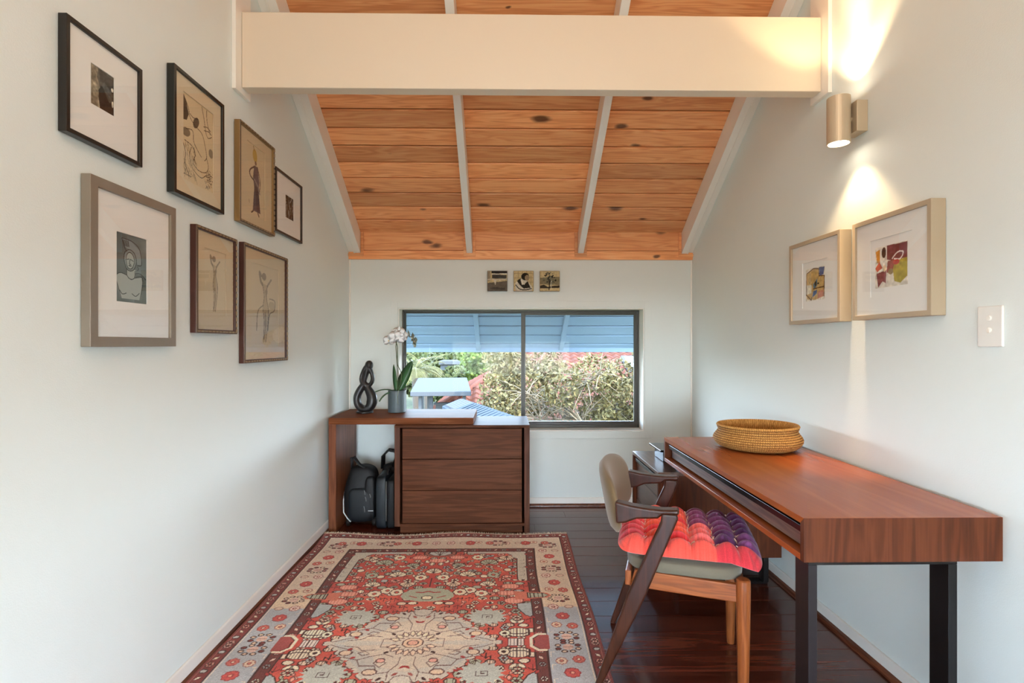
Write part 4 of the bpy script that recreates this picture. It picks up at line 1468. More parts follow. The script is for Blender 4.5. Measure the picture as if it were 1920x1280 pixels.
fo = fr.build('fringe', 'fringe_wool', rug)
fo['kind'] = 'stuff'

# ================================================================ chest of drawers and waterfall console
CX0, CX1, CY0, CY1, CZ = -0.732, 0.172, 3.575, 4.02, 0.728
t = thing('chest_of_drawers', 'brown wooden chest with three plain handleless drawers under the window', 'chest', ((CX0 + CX1) / 2, (CY0 + CY1) / 2, 0))
pt = 0.036
MB().box(CX0, CX0 + pt, CY0, CY1, 0.05, CZ - .018).build('side_panel', 'chest_wood_v', t, bevel=.0015)
MB().box(CX1 - pt, CX1, CY0, CY1, 0.002, CZ - .018).build('side_panel', 'chest_wood_v', t, bevel=.0015)
MB().box(CX0, CX1, CY0 - .002, CY1, CZ - .018, CZ).build('top', 'chest_wood_h', t, bevel=.0015)
MB().box(CX0 + pt, CX1 - pt, CY0, CY1, 0.05, 0.068).build('bottom_panel', 'chest_wood_h', t, bevel=.0015)
MB().box(CX0 + pt, CX1 - pt, CY1 - .012, CY1, 0.068, CZ - .018).build('back_panel', 'chest_wood_h', t)
MB().box(CX0 + .035, CX1 - pt - .012, CY0 + .02, CY1 - .02, 0.0015, 0.05).build('plinth', 'chest_wood_h', t, bevel=.001)
dz = [(0.072, 0.288), (0.292, 0.498), (0.502, 0.704)]
for z0, z1 in dz:
    dr = MB().box(CX0 + pt + .016, CX1 - pt - .016, CY0 + .004, CY0 + .024, z0, z1).build('drawer_front', 'chest_wood_h', t, bevel=.0015)
    MB().box(CX0 + pt + .03, CX1 - pt - .03, CY0 + .024, CY1 - .03, z0 + .01, z1 - .02).build('drawer_box', 'chest_wood_h', dr)
LX0, LX1, LY0, LY1 = -1.180, -0.207, 3.605, 4.10
t = thing('console_table', 'waterfall wooden console table resting its right end on the chest', 'table', (LX0, (LY0 + LY1) / 2, 0))
MB().box(LX0, LX1, LY0, LY1, CZ + .001, CZ + .045).build('table_top', 'console_wood_h', t, bevel=.002)
MB().box(LX0, LX0 + .050, LY0, LY1, 0.002, CZ + .0005).build('side_leg', 'console_wood_v', t, bevel=.002)
CT = CZ + .045

# statue: an embracing pair in dark stone
t = None
sx, sy = -1.003, 3.875
st = MB()
k = 1 / 258.0
def sp(px_, py_, dy=0.0):
    return (sx + (px_ - 687) * k, sy + dy, CT + (773 - py_) * k)
ringp = [(685, 720), (678, 729), (672, 742), (672.5, 754), (678, 763), (687, 766), (695, 762), (699, 753), (699, 743), (694, 732), (689, 723)]
pts = [sp(a, b) for a, b in ringp]
# smooth closed ring, heavier to the right and below
sm, rad = [], []
n_ = len(pts)
rr_ = [(.022, .026), (.026, .032), (.027, .036), (.027, .040), (.026, .042), (.026, .044), (.033, .044), (.039, .042), (.037, .038), (.030, .032), (.022, .026)]
for i in range(n_):
    p0, p1, p2, p3 = (Vector(pts[(i + j - 1) % n_]) for j in range(4))
    for j in range(5):
        u = j / 5
        sm.append(0.5 * ((2 * p1) + (p2 - p0) * u + (2 * p0 - 5 * p1 + 4 * p2 - p3) * u * u + (3 * p1 - p0 - 3 * p2 + p3) * u ** 3))
        a, b = rr_[i], rr_[(i + 1) % n_]
        rad.append((a[1] + (b[1] - a[1]) * u, a[0] + (b[0] - a[0]) * u))
def sweep_xz(mb, P, rad_yx, closed):
    """tube in the XZ plane: radii (across y, in plane)"""
    V, Fc, n = [], [], 16
    m = len(P)
    for i in range(m):
        tq = (P[(i + 1) % m] - P[i - 1]) if closed else (P[min(i + 1, m - 1)] - P[max(0, i - 1)])
        tq.normalize()
        b = Vector((0, 1, 0))
        a = b.cross(tq).normalized()
        for q in range(n):
            an = 2 * math.pi * q / n
            V.append(P[i] + b * rad_yx[i][0] * math.cos(an) + a * rad_yx[i][1] * math.sin(an))
    for i in range(m if closed else m - 1):
        for q in range(n):
            j = (i + 1) % m
            Fc.append((i * n + q, i * n + (q + 1) % n, j * n + (q + 1) % n, j * n + q))
    if not closed:
        Fc += [tuple(range(n))[::-1], tuple((m - 1) * n + q for q in range(n))]
    mb.add(V, Fc)
sweep_xz(st, sm, rad, True)
for path, r0 in (([(687, 722), (681, 715), (679.5, 707), (683, 697), (687, 690), (692, 684)], [.020, .017, .013, .015, .018, .018]),
                 ([(686, 722), (686, 714), (688, 705), (690, 696), (692, 687)], [.016, .012, .015, .018, .018]),
                 ([(688, 722), (696, 720), (700.5, 711), (699.5, 701), (696, 692), (693, 684)], [.016, .015, .015, .014, .016, .016])):
    P = [Vector(sp(a, b)) for a, b in path]
    sm2, rd2 = [], []
    for i in range(len(P) - 1):
        p0, p1, p2, p3 = P[max(i - 1, 0)], P[i], P[i + 1], P[min(i + 2, len(P) - 1)]
        for j in range(4):
            u = j / 4
            sm2.append(0.5 * ((2 * p1) + (p2 - p0) * u + (2 * p0 - 5 * p1 + 4 * p2 - p3) * u * u + (3 * p1 - p0 - 3 * p2 + p3) * u ** 3))
            q = r0[i] + (r0[i + 1] - r0[i]) * u
            rd2.append((q * 1.5, q))
    sm2.append(P[-1]); rd2.append((r0[-1] * 1.4, r0[-1]))
    sweep_xz(st, sm2, rd2, False)
st.ball(sp(694, 684), .031, 12, (0.95, 1.0, 1.12))
st.ball(sp(690, 690), .024, 10, (0.9, 1.0, 1.3))
tt = thing('abstract_sculpture', 'black stone sculpture of an entwined figure with an open ring body', 'sculpture', (sx, sy, CT))
so = st.build('figure', 'statue_stone', tt, smooth=True)
rm = so.modifiers.new('remesh', 'REMESH')
rm.mode = 'VOXEL'
rm.voxel_size = .0035
rm.use_smooth_shade = True
smo = so.modifiers.new('smooth', 'SMOOTH')
smo.iterations = 6
smo.factor = .5
MB().lathe([(.0005, 0), (.058, 0), (.060, .003), (.060, .010), (.056, .014), (.0005, .014)], (sx - .004, sy, CT + .0005), 32, cap=False).build('base', 'statue_stone', tt)

# potted orchid
ox, oy = -0.783, 3.915
t = thing('potted_orchid', 'white moth orchid with arching sprays in a grey cylindrical pot', 'plant', (ox, oy, CT))
MB().lathe([(.0005, 0.0), (.060, 0.0), (.064, .004), (.0645, .156), (.062, .160), (.057, .158), (.056, .140), (.0005, .140)], (ox, oy, CT + .0005), 40, cap=False).build('pot', 'pot_ceramic', t, smooth=False, bevel=0)
MB().lathe([(.0005, .150), (.03, .149), (.0555, .142), (.0555, .139), (.0005, .139)], (ox, oy, CT), 24, cap=False).build('potting_bark', 'bark_mix', t)


def blade(name, base, d0, length, width, curl, mat, parent, n=12, side=None, th=.0035):
    """a thick leaf: starts at base heading d0 (vector), bends down by curl"""
    p = Vector(base)
    d = Vector(d0).normalized()
    side = Vector(side) if side else d.cross(Vector((0, 0, 1)))
    if side.length < .05:
        side = Vector((0, 1, 0))
    side.normalize()
    V, Fc = [], []
    for i in range(n + 1):
        s = i / n
        w = width * (math.sin(math.pi * min(1, s * .93 + .07)) ** .6) * (1 - .15 * s)
        up = side.cross(d).normalized()
        V += [p - side * w, p - up * th * 2.2, p + side * w, p + up * th * -.2]
        d = (d + Vector((0, 0, -curl / n))).normalized()
        p = p + d * (length / n)
    for i in range(n):
        for q in range(4):
            Fc.append((i * 4 + q, i * 4 + (q + 1) % 4, i * 4 + 4 + (q + 1) % 4, i * 4 + 4 + q))
    Fc += [(0, 1, 2, 3), (n * 4, n * 4 + 1, n * 4 + 2, n * 4 + 3)]
    return MB().add(V, Fc).build(name, mat, parent, smooth=True)


lz = CT + .150
blade('leaf', (ox + .004, oy, lz), (.42, .10, 1.0), .25, .046, .15, 'leaf_green', t, side=(.88, -.35, -.33))
blade('leaf', (ox - .006, oy - .01, lz), (-.10, .1, 1.0), .20, .020, .1, 'leaf_green', t, side=(.9, -.4, 0))
blade('leaf', (ox - .004, oy - .005, lz), (-1, -.15, .62), .17, .020, 1.1, 'leaf_green', t)
blade('leaf', (ox - .004, oy - .02, lz), (-.9, -.5, .35), .15, .018, 1.6, 'leaf_green', t)
blade('leaf', (ox + .004, oy - .005, lz), (1.0, -.1, .75), .12, .010, .3, 'leaf_green', t)
MB().tube([(ox + .02, oy - .03, lz - .004), (ox + .024, oy - .062, lz + .012), (ox + .016, oy - .072, lz - .03), (ox + .018, oy - .070, lz - .07), (ox + .026, oy - .068, lz - .085)], .0035, 8).build('air_root', 'root_grey', t, smooth=True)
sA = [(ox, oy, lz), (ox + .006, oy, lz + .10), (ox + .001, oy, lz + .20), (ox - .004, oy, lz + .28), (ox - .006, oy - .005, lz + .34), (ox + .012, oy - .01, lz + .395), (ox + .05, oy - .012, lz + .425), (ox + .10, oy - .01, lz + .405), (ox + .130, oy - .01, lz + .36)]
sB = [(ox + .005, oy, lz), (ox + .032, oy, lz + .09), (ox + .026, oy, lz + .15), (ox + .004, oy, lz + .20), (ox + .004, oy, lz + .29), (ox + .002, oy - .004, lz + .34), (ox - .018, oy - .01, lz + .375), (ox - .045, oy - .014, lz + .37)]
for pth in (sA, sB):
    P = [Vector(p) for p in pth]
    sm2 = []
    for i in range(len(P) - 1):
        p0, p1, p2, p3 = P[max(i - 1, 0)], P[i], P[i + 1], P[min(i + 2, len(P) - 1)]
        for j in range(5):
            u = j / 5
            sm2.append(0.5 * ((2 * p1) + (p2 - p0) * u + (2 * p0 - 5 * p1 + 4 * p2 - p3) * u * u + (3 * p1 - p0 - 3 * p2 + p3) * u ** 3))
    sm2.append(P[-1])
    MB().tube(sm2, .0028, 7).build('flower_stem', 'stem_green', t, smooth=True)


def flower(c, nrm, r, mat, parent):
    nrm = Vector(nrm).normalized()
    a = nrm.cross(Vector((0, 0, 1))).normalized()
    b = a.cross(nrm)
    fo_ = MB().ball(c, r * .16, 6).build('flower', 'orchid_lip', parent, smooth=True)
    for k_, (ang, ln, wd) in enumerate(((90, 1.0, .42), (210, 1.0, .42), (330, 1.0, .42), (20, 1.05, .66), (160, 1.05, .66))):
        an = R(ang)
        dr_ = a * math.cos(an) + b * math.sin(an)
        sd = nrm.cross(dr_)
        V, Fc = [], []
        n = 7
        for i in range(n + 1):
            s = i / n
            w = r * wd * math.sin(math.pi * (s * .9 + .08)) ** .7
            p = Vector(c) + dr_ * (r * ln * s) + nrm * (r * .18 * math.sin(s * 2.2) + (.002 if k_ > 2 else 0))
            V += [p - sd * w - nrm * (r * .08), p + nrm * .0012, p + sd * w - nrm * (r * .08), p - nrm * .0012]
        for i in range(n):
            for q in range(4):
                Fc.append((i * 4 + q, i * 4 + (q + 1) % 4, i * 4 + 4 + (q + 1) % 4, i * 4 + 4 + q))
        Fc += [(0, 1, 2, 3), (n * 4, n * 4 + 1, n * 4 + 2, n * 4 + 3)]
        MB().add(V, Fc).build('petal', mat, fo_, smooth=True)
    return fo_


flower((ox - .052, oy - .03, lz + .372), (-.25, -1, .1), .044, 'petal_white', t)
flower((ox + .006, oy - .035, lz + .395), (.1, -1, .05), .060, 'petal_white', t)
flower((ox + .018, oy - .03, lz + .43), (-.1, -1, .3), .048, 'petal_white', t)
flower((ox + .036, oy - .03, lz + .405), (.35, -1, .0), .050, 'petal_white', t)
flower((ox + .086, oy - .015, lz + .416), (.9, .3, .3), .038, 'petal_bud', t)
flower((ox + .112, oy - .015, lz + .392), (.9, .4, .0), .040, 'petal_bud', t)
flower((ox + .128, oy - .015, lz + .366), (.8, .5, -.2), .036, 'petal_bud', t)
MB().ball((ox + .132, oy - .01, lz + .338), .011, 6, (1, 1, 1.5)).build('bud', 'petal_bud', t, smooth=True)


def superpad(c, h, n=4.0, res=14, sag=None):
    """rounded box (superellipsoid) as an MB"""
    V, Fc = [], []
    nu, nv = res * 2, res
    def sp_(x, e):
        return math.copysign(abs(x) ** e, x)
    e = 2.0 / n
    for i in range(nv + 1):
        ph = -math.pi / 2 + math.pi * i / nv
        for j in range(nu):
            th = 2 * math.pi * j / nu
            x, y_, z = sp_(math.cos(ph), e) * sp_(math.cos(th), e), sp_(math.cos(ph), e) * sp_(math.sin(th), e), sp_(math.sin(ph), e)
            p = [c[0] + h[0] * x, c[1] + h[1] * y_, c[2] + h[2] * z]
            if sag:
                p = sag(p, x, y_, z)
            V.append(p)
    for i in range(nv):
        for j in range(nu):
            Fc.append((i * nu + j, i * nu + (j + 1) % nu, (i + 1) * nu + (j + 1) % nu, (i + 1) * nu + j))
    Fc += [tuple(range(nu))[::-1], tuple(nv * nu + j for j in range(nu))]
    return MB().add(V, Fc)


# bags stowed between console leg and chest
def lump(a, f):
    def fn(p, x, y_, z):
        q = a * (math.sin(x * 5 + z * f) * .5 + math.sin(y_ * 4 + z * 3.1 + x * 2) * .5)
        tap = 1 - .16 * max(0, z)
        return [p[0] * 1 + q * x, p[1] + q * y_, p[2] + a * .6 * math.sin(x * 6)] if False else [bagc[0] + (p[0] - bagc[0]) * tap + q * x, bagc[1] + (p[1] - bagc[1]) * tap + q * y_, p[2] + a * .5 * math.sin(x * 5 + 1)]
    return fn


bagc = (-1.005, 3.82, 0.215)
t = thing('wheeled_backpack', 'black wheeled backpack with silver zips next to the console leg', 'bag', (bagc[0], bagc[1], 0))
superpad(bagc, (.114, .105, .195), 4.2, 20, lump(.007, 4)).build('body', 'bag_nylon', t, smooth=True)
superpad((bagc[0] + .01, bagc[1] - .095, .155), (.085, .036, .115), 4.5, 14).build('front_pocket', 'bag_panel', t, smooth=True)
superpad((bagc[0] + .075, bagc[1] - .09, .20), (.036, .038, .15), 4.0, 14).build('side_pocket', 'bag_nylon', t, smooth=True)
MB().tube([(-1.075, 3.80, .385), (-1.078, 3.79, .47), (-1.06, 3.785, .475), (-1.02, 3.775, .425), (-.965, 3.77, .395)], [(.006, .016)] * 5, 8).build('grab_handle', 'bag_strap', t, smooth=True)
for zx, z0, z1 in ((-.962, .235, .265), (-.955, .19, .22), (-.964, .115, .155), (-.925, .215, .24)):
    MB().tube([(zx, 3.684, z1), (zx + .006, 3.681, (z0 + z1) / 2), (zx + .007, 3.682, z0)], .0028, 6).build('zip_pull', 'zip_silver', t)
MB().tube([(-1.118, 3.76, .235), (-1.122, 3.742, .17), (-1.116, 3.728, .10), (-1.085, 3.716, .062), (-1.062, 3.712, .04)], .0045, 8).build('piping', 'reflect_strip', t, smooth=True)
MB().box(-.935, -.899, 3.6795, 3.6805, .122, .127).build('logo_strip', 'reflect_strip', t)
for wx in (-1.085, -.905):
    wh = MB().lathe([(.0005, -.012), (.026, -.012), (.030, -.006), (.030, .006), (.026, .012), (.0005, .012)], (0, 0, 0), 20, cap=False)
    wh.v = [(wx + z, 3.745 + a, .0315 + b_) for a, b_, z in wh.v]
    wh.build('wheel', 'rubber', t)
bagc = (-.848, 4.005, 0.192)
t = thing('tote_bag', 'soft black bag with upright looped handles leaning behind the briefcase', 'bag', (bagc[0], bagc[1], 0))
superpad(bagc, (.080, .060, .19), 3.6, 18, lump(.008, 5)).build('body', 'bag_nylon', t, smooth=True)
for dy in (-.03, .03):
    MB().tube([(-.905, 4.0 + dy, .35), (-.90, 3.995 + dy, .44), (-.86, 3.995 + dy, .482), (-.81, 3.995 + dy, .474), (-.795, 3.995 + dy, .44), (-.82, 3.995 + dy, .36)], [(.007, .017)] * 6, 8).build('handle', 'bag_strap', t, smooth=True)
t = thing('briefcase', 'slim black upright briefcase standing against the chest side', 'bag', (-.818, 3.80, 0))
superpad((-.842, 3.785, .1815), (.038, .128, .180), 9, 14).build('shell', 'bag_panel', t, smooth=True)
superpad((-.776, 3.785, .1715), (.027, .124, .170), 9, 14).build('shell', 'bag_nylon', t, smooth=True)
MB().tube([(-.806, 3.662, .06), (-.806, 3.660, .2), (-.806, 3.664, .33)], .004, 6).build('zip', 'zip_silver', t)
MB().tube([(-.815, 3.75, .355), (-.815, 3.76, .39), (-.815, 3.84, .39), (-.815, 3.85, .355)], .008, 8).build('handle', 'bag_strap', t, smooth=True)

# ================================================================ desk
DX0, DX1, DY0, DY1, DZ0, DZ1 = 0.868, 1.452, 1.531, 2.885, 0.638, 0.766
t = thing('writing_desk', 'long reddish-brown wooden desk with a slim drawer slot along the wall', 'desk', ((DX0 + DX1) / 2, (DY0 + DY1) / 2, 0))
pt = 0.019
MB().prism([(DY0, DZ1), (DY1, DZ1), (DY1 - pt, DZ1 - pt), (DY0 + pt, DZ1 - pt)], 0, DX0, DX1).build('desk_top', 'desk_wood_y', t)
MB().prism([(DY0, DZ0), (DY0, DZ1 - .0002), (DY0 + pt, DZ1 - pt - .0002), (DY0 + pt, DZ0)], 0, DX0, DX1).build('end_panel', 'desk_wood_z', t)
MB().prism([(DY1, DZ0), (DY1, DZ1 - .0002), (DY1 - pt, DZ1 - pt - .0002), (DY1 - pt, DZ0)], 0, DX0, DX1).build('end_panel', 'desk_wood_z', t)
MB().box(DX0, DX1, DY0 + pt, DY1 - pt, DZ0, DZ0 + pt).build('bottom_panel', 'desk_wood_y', t, bevel=.001)
MB().box(DX1 - pt, DX1, DY0 + pt, DY1 - pt, DZ0 + pt, DZ1 - pt).build('back_panel', 'desk_wood_y', t)
df = MB().box(DX0 + .028, DX0 + .046, DY0 + pt + .002, DY1 - pt - .035, DZ0 + pt + .008, DZ1 - pt - .036).build('drawer_front', 'desk_drawer', t, bevel=.001)
MB().box(DX0 + .012, DX0 + .040, DY0 + pt + .001, DY1 - pt - .030, DZ1 - pt - .034, DZ1 - pt - .014).build('pull_rail', 'rail_metal', df, bevel=.0012)
MB().box(DX0 + .046, DX1 - pt - .05, DY0 + pt + .01, DY1 - pt - .06, DZ0 + pt + .010, DZ1 - pt - .05).build('drawer_box', 'desk_drawer', df)
# steel sled frame at the near end
for x0, x1 in ((.884, .910), (1.296, 1.322)):
    MB().box(x0, x1, 1.536, 1.606, .010, DZ0 - .0105).build('leg', 'leg_steel' if x0 < 1 else 'black_steel', t, bevel=.001)
MB().box(.884, 1.322, 1.536, 1.606, DZ0 - .010, DZ0 - .0005).build('frame_rail', 'black_steel', t, bevel=.001)
MB().box(.884, 1.322, 1.536, 1.606, .001, .0095).build('floor_rail', 'black_steel', t, bevel=.001)
MB().box(.93, 1.40, 2.80, 2.87, .6015, DZ0 - .0005).build('support_block', 'black_steel', t, bevel=.001)

# low cabinet that carries the far end of the desk
KX0, KX1, KY0, KY1, KZ0, KZ1 = 0.806, 1.456, 2.775, 3.335, 0.150, 0.600
t = thing('low_cabinet', 'lower brown wooden cabinet with a slot drawer tucked under the far desk end', 'cabinet', ((KX0 + KX1) / 2, (KY0 + KY1) / 2, 0))
MB().box(KX0, KX1, KY0, KY1, KZ1 - pt, KZ1).build('top', 'cabinet_wood', t, bevel=.001)
MB().box(KX0, KX1, KY0, KY0 + pt, KZ0, KZ1 - pt - .0002).build('end_panel', 'desk_wood_z', t, bevel=.001)
MB().box(KX0, KX1, KY1 - pt, KY1, KZ0, KZ1 - pt - .0002).build('end_panel', 'desk_wood_z', t, bevel=.001)
MB().box(KX0, KX1, KY0 + pt, KY1 - pt, KZ0, KZ0 + pt).build('bottom_panel', 'cabinet_wood', t, bevel=.001)
MB().box(KX1 - pt, KX1, KY0 + pt, KY1 - pt, KZ0 + pt, KZ1 - pt).build('back_panel', 'cabinet_wood', t)
for z0, z1 in ((KZ1 - .150, KZ1 - pt - .036), (KZ1 - .285, KZ1 - .154), (KZ0 + pt + .003, KZ1 - .289)):
    df = MB().box(KX0 + .020, KX0 + .040, KY0 + pt + .002, KY1 - pt - .002, z0, z1).build('drawer_front', 'cabinet_wood', t, bevel=.001)
    if z1 > KZ1 - .06:
        MB().box(KX0 + .008, KX0 + .034, KY0 + pt + .001, KY1 - pt - .025, KZ1 - pt - .034, KZ1 - pt - .014).build('pull_rail', 'rail_metal', df, bevel=.001)
for yy in (KY0 + .03, KY1 - .09):
    MB().box(.90, .925, yy, yy + .05, .014, KZ0 - .0005).build('leg', 'black_steel', t, bevel=.001)
    MB().box(1.372, 1.397, yy - .01, yy + .05, .014, KZ0 - .0005).build('leg', 'black_steel', t, bevel=.001)
    MB().box(.90, 1.397, yy, yy + .05, .001, .0135).build('floor_rail', 'black_steel', t, bevel=.001)

t = thing('document_tray', 'thin dark flat-topped tray standing on the low cabinet behind the desk', 'tray', (1.12, 3.12, KZ1))
MB().box(.905, 1.36, 3.02, 3.19, KZ1 + .001, KZ1 + .062).build('tray_body', 'rail_metal', t, bevel=.002)
MB().box(.878, 1.38, 2.98, 3.215, KZ1 + .0625, KZ1 + .074).build('tray_lid', 'rail_metal', t, bevel=.002)

# coiled basket
bx_, by_ = 1.232, 2.575
prof = [(.150, .002), (.172, .010), (.190, .026), (.1985, .044), (.194, .060), (.183, .075), (.176, .088), (.180, .100), (.183, .110)]
P = [Vector((r, z, 0)) for r, z in prof]
path = []
for i in range(len(P) - 1):
    p0, p1, p2, p3 = P[max(i - 1, 0)], P[i], P[i + 1], P[min(i + 2, len(P) - 1)]
    for j in range(12):
        u = j / 12
        path.append(0.5 * ((2 * p1) + (p2 - p0) * u + (2 * p0 - 5 * p1 + 4 * p2 - p3) * u * u + (3 * p1 - p0 - 3 * p2 + p3) * u ** 3))
path.append(P[-1])
acc = [0.0]
for i in range(1, len(path)):
    acc.append(acc[-1] + (path[i] - path[i - 1]).length)
NT = 360
rows, cols_ = [], []
def bcol(v, seed):
    base = np.array([[150, 98, 44], [204, 150, 78], [222, 176, 106]]) / 255.0
    return base
th = np.linspace(0, 2 * math.pi, NT + 1)
coil = .0112
RRR = random.Random(3)
for i, p in enumerate(path):
    s = acc[i] / coil
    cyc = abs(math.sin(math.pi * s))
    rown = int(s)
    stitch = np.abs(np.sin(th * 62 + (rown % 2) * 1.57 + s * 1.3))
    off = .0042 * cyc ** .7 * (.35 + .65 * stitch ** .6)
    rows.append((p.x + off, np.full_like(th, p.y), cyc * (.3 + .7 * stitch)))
# rim, inside wall, floor of the basket
for (r, z) in ((.184, .113), (.181, .1165), (.177, .116), (.174, .111), (.168, .098), (.165, .088), (.172, .074), (.183, .06), (.186, .044), (.178, .026), (.160, .014), (.10, .010), (.02, .010), (.0005, .010)):
    stitch = np.abs(np.sin(th * 60))
    rows.append((r + .0015 * stitch * (1 if r > .05 else 0), np.full_like(th, z), .45 + .4 * stitch))
rows.insert(0, (np.full_like(th, .02), np.full_like(th, .0), np.full_like(th, .3)))
Rr = np.array([r[0] + np.zeros_like(th) for r in rows])
Zz = np.array([r[1] for r in rows])
Sh = np.array([r[2] + np.zeros_like(th) for r in rows])
nzb = np.random.default_rng(8)
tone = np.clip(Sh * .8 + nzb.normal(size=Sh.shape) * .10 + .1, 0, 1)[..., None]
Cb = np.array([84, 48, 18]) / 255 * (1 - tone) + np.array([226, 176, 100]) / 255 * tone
warp = 1 + .012 * np.sin(th * 2 + .6) + .008 * np.sin(th * 3)
zt = 1 + .02 * np.sin(th + 2.4)
me = grid_mesh('basket', bx_ + Rr * warp * np.cos(th), by_ + Rr * warp * np.sin(th), DZ1 + .001 + Zz * zt, lin(Cb))
tag(link('coiled_basket', me, 'basket_weave'), 'round coiled straw basket sitting on the desk', 'basket')

# ================================================================ armchair with cushion
CH = thing('armchair', 'dark walnut armchair with sloping rear legs and curved padded backrest', 'chair', (0.690, 2.105, 0), rotz=R(-18))
for s in (-1, 1):
    y0, y1 = (s * .262, s * .232)
    a, b_ = min(y0, y1), max(y0, y1)
    MB().prism([(-.296, .0105 if s < 0 else .001), (-.272, .0105 if s < 0 else .001), (-.115, .36), (.000, .655), (-.004, .672), (-.056, .672), (-.060, .64), (-.175, .37)], 1, a, b_).build('rear_leg', 'chair_dark', CH, bevel=.008, smooth=False, seg=3)
    ya, yb_ = (s * .275, s * .222)
    a, b_ = min(ya, yb_), max(ya, yb_)
    MB().prism([(-.218, .703), (-.16, .693), (-.10, .688), (-.05, .687), (-.004, .691), (.006, .688), (.000, .672), (-.050, .6725), (-.068, .656), (-.10, .652), (-.14, .648), (-.18, .630), (-.214, .624)], 1, a, b_).build('armrest', 'chair_dark', CH, bevel=.008, seg=3)
    MB().lathe([(.0145, .001), (.017, .04), (.0225, .30), (.0245, .43), (.023, .458), (.019, .462)], (.214, s * .226, 0), 20).build('front_leg', 'chair_walnut', CH, smooth=False)
    a, b_ = sorted((s * .2305, s * .207))
    MB().prism([(-.17, .388), (.212, .378), (.212, .440), (-.15, .450)], 1, a, b_).build('side_rail', 'chair_rail', CH, bevel=.004)
MB().box(.201, .223, -.205, .205, .38, .44).build('front_rail', 'chair_walnut', CH, bevel=.004)
MB().box(-.185, -.163, -.231, .231, .39, .445).build('rear_rail', 'chair_walnut', CH, bevel=.004)


def seat_sag(p, x, y_, z):
    return [p[0], p[1], p[2] + (.012 * (1 - x * x) * (1 - y_ * y_) if z > 0 else 0)]


superpad((.018, 0, .468), (.206, .232, .030), 5.0, 18, seat_sag).build('seat_pad', 'seat_fabric', CH, smooth=True)
# curved backrest shell
V, Fc = [], []
na, nb_ = 28, 18
def brp(a, b, side):
    # superellipse mapping of the square
    q = (abs(a) ** 3 + abs(b) ** 3) ** (1 / 3.0)
    m_ = max(abs(a), abs(b), 1e-6)
    a2, b2 = a * m_ / max(q, 1e-6), b * m_ / max(q, 1e-6)
    wv = .256 - .012 * b2
    yv = wv * a2
    zv = .675 + .126 * b2
    xv = -.272 + .055 * a2 * a2 - .20 * (zv - .70)
    th_ = .020 * math.sqrt(max(0, 1 - m_ ** 6)) + .003
    return (xv + side * th_, yv, zv)
for side in (1, -1):
    for j in range(nb_ + 1):
        for i in range(na + 1):
            V.append(brp(-1 + 2 * i / na, -1 + 2 * j / nb_, side))
off = (na + 1) * (nb_ + 1)
for o_ in (0, off):
    for j in range(nb_):
        for i in range(na):
            Fc.append((o_ + j * (na + 1) + i, o_ + j * (na + 1) + i + 1, o_ + (j + 1) * (na + 1) + i + 1, o_ + (j + 1) * (na + 1) + i))
per = [i for i in range(na + 1)] + [j * (na + 1) + na for j in range(1, nb_ + 1)] + [nb_ * (na + 1) + i for i in range(na - 1, -1, -1)] + [j * (na + 1) for j in range(nb_ - 1, 0, -1)]
for i in range(len(per)):
    a, b_ = per[i], per[(i + 1) % len(per)]
    Fc.append((a, b_, off + b_, off + a))
MB().add(V, Fc).build('backrest', 'chair_fabric', CH, smooth=True)

# tufted cushion
CU = thing('seat_cushion', 'tufted red and purple cotton cushion lying on the armchair seat', 'cushion', (0.672, 2.105, 0.512), rotz=R(-16))
NX, NY = 120, 110
hx, hy = .252, .242
cxo = .045
u = np.linspace(-1, 1, NX)
v = np.linspace(-1, 1, NY)
U, V = np.meshgrid(u, v)
tx = np.linspace(-.62, .70, 5)
ty = np.linspace(-.66, .74, 7)
def puff(q, tl):
    d = (tl[1] - tl[0])
    f = (q - tl[0]) / d
    k_ = np.clip(f, 0, len(tl) - 1)
    inside = (f > 0) & (f < len(tl) - 1)
    base = np.abs(np.sin(np.pi * k_)) ** .62
    edge_lo = np.clip(-f / ((tl[0] + 1) / d), 0, 1)
    edge_hi = np.clip((f - (len(tl) - 1)) / ((1 - tl[-1]) / d), 0, 1)
    e_ = np.maximum(edge_lo, edge_hi)
    return np.where(inside, base, np.sin(np.pi * np.clip(e_, 0, 1)) ** .62)
px_, py_ = puff(U, tx), puff(V, ty)
rim = np.sqrt(np.clip(1 - np.maximum(np.abs(U), np.abs(V)) ** 9, 0, 1))
sq = (np.abs(U) ** 7 + np.abs(V) ** 7) ** (1 / 7.0)
sh = np.maximum(np.abs(U), np.abs(V)) / np.maximum(sq, 1e-6)
top = rim * (.012 + .042 * (.22 + .78 * px_) * (.12 + .88 * py_))
bot = -rim * .010
X = cxo + hx * U * sh
Y = hy * V * sh
drop = -.030 * np.clip((U - .55) / .45, 0, 1) * np.clip((-V - .3) / .7, 0, 1) - .012 * np.clip(np.abs(V) - .8, 0, 1) * 2
# plaid colours
cols_ = np.zeros(U.shape + (3,))
coral, red, purp, dpurp, pink, maroon = [np.array(c) / 255. for c in ((232, 92, 72), (214, 56, 62), (112, 62, 110), (84, 46, 92), (226, 120, 140), (140, 44, 62))]
col_idx = np.digitize(U, tx)
row_idx = np.digitize(V, ty)
pal = {}
rc = random.Random(12)
for ci in range(7):
    for ri in range(9):
        if ci <= 2:
            c = coral if rc.random() < .6 else red
            if ci == 0:
                c = red * .6 + pink * .4  # left edge pinker: sky reflection put into the cloth colour
        elif ci == 3:
            c = (coral * .5 + pink * .5) if ri <= 3 else purp * .85 + pink * .15
        else:
            c = purp if rc.random() < .6 else dpurp
        if ri == 0:
            c = coral * .65 + red * .35 if ci < 4 else red * .7 + maroon * .3
        if ri >= 7 and ci >= 3:
            c = dpurp * .6 + maroon * .4
        pal[(ci, ri)] = c
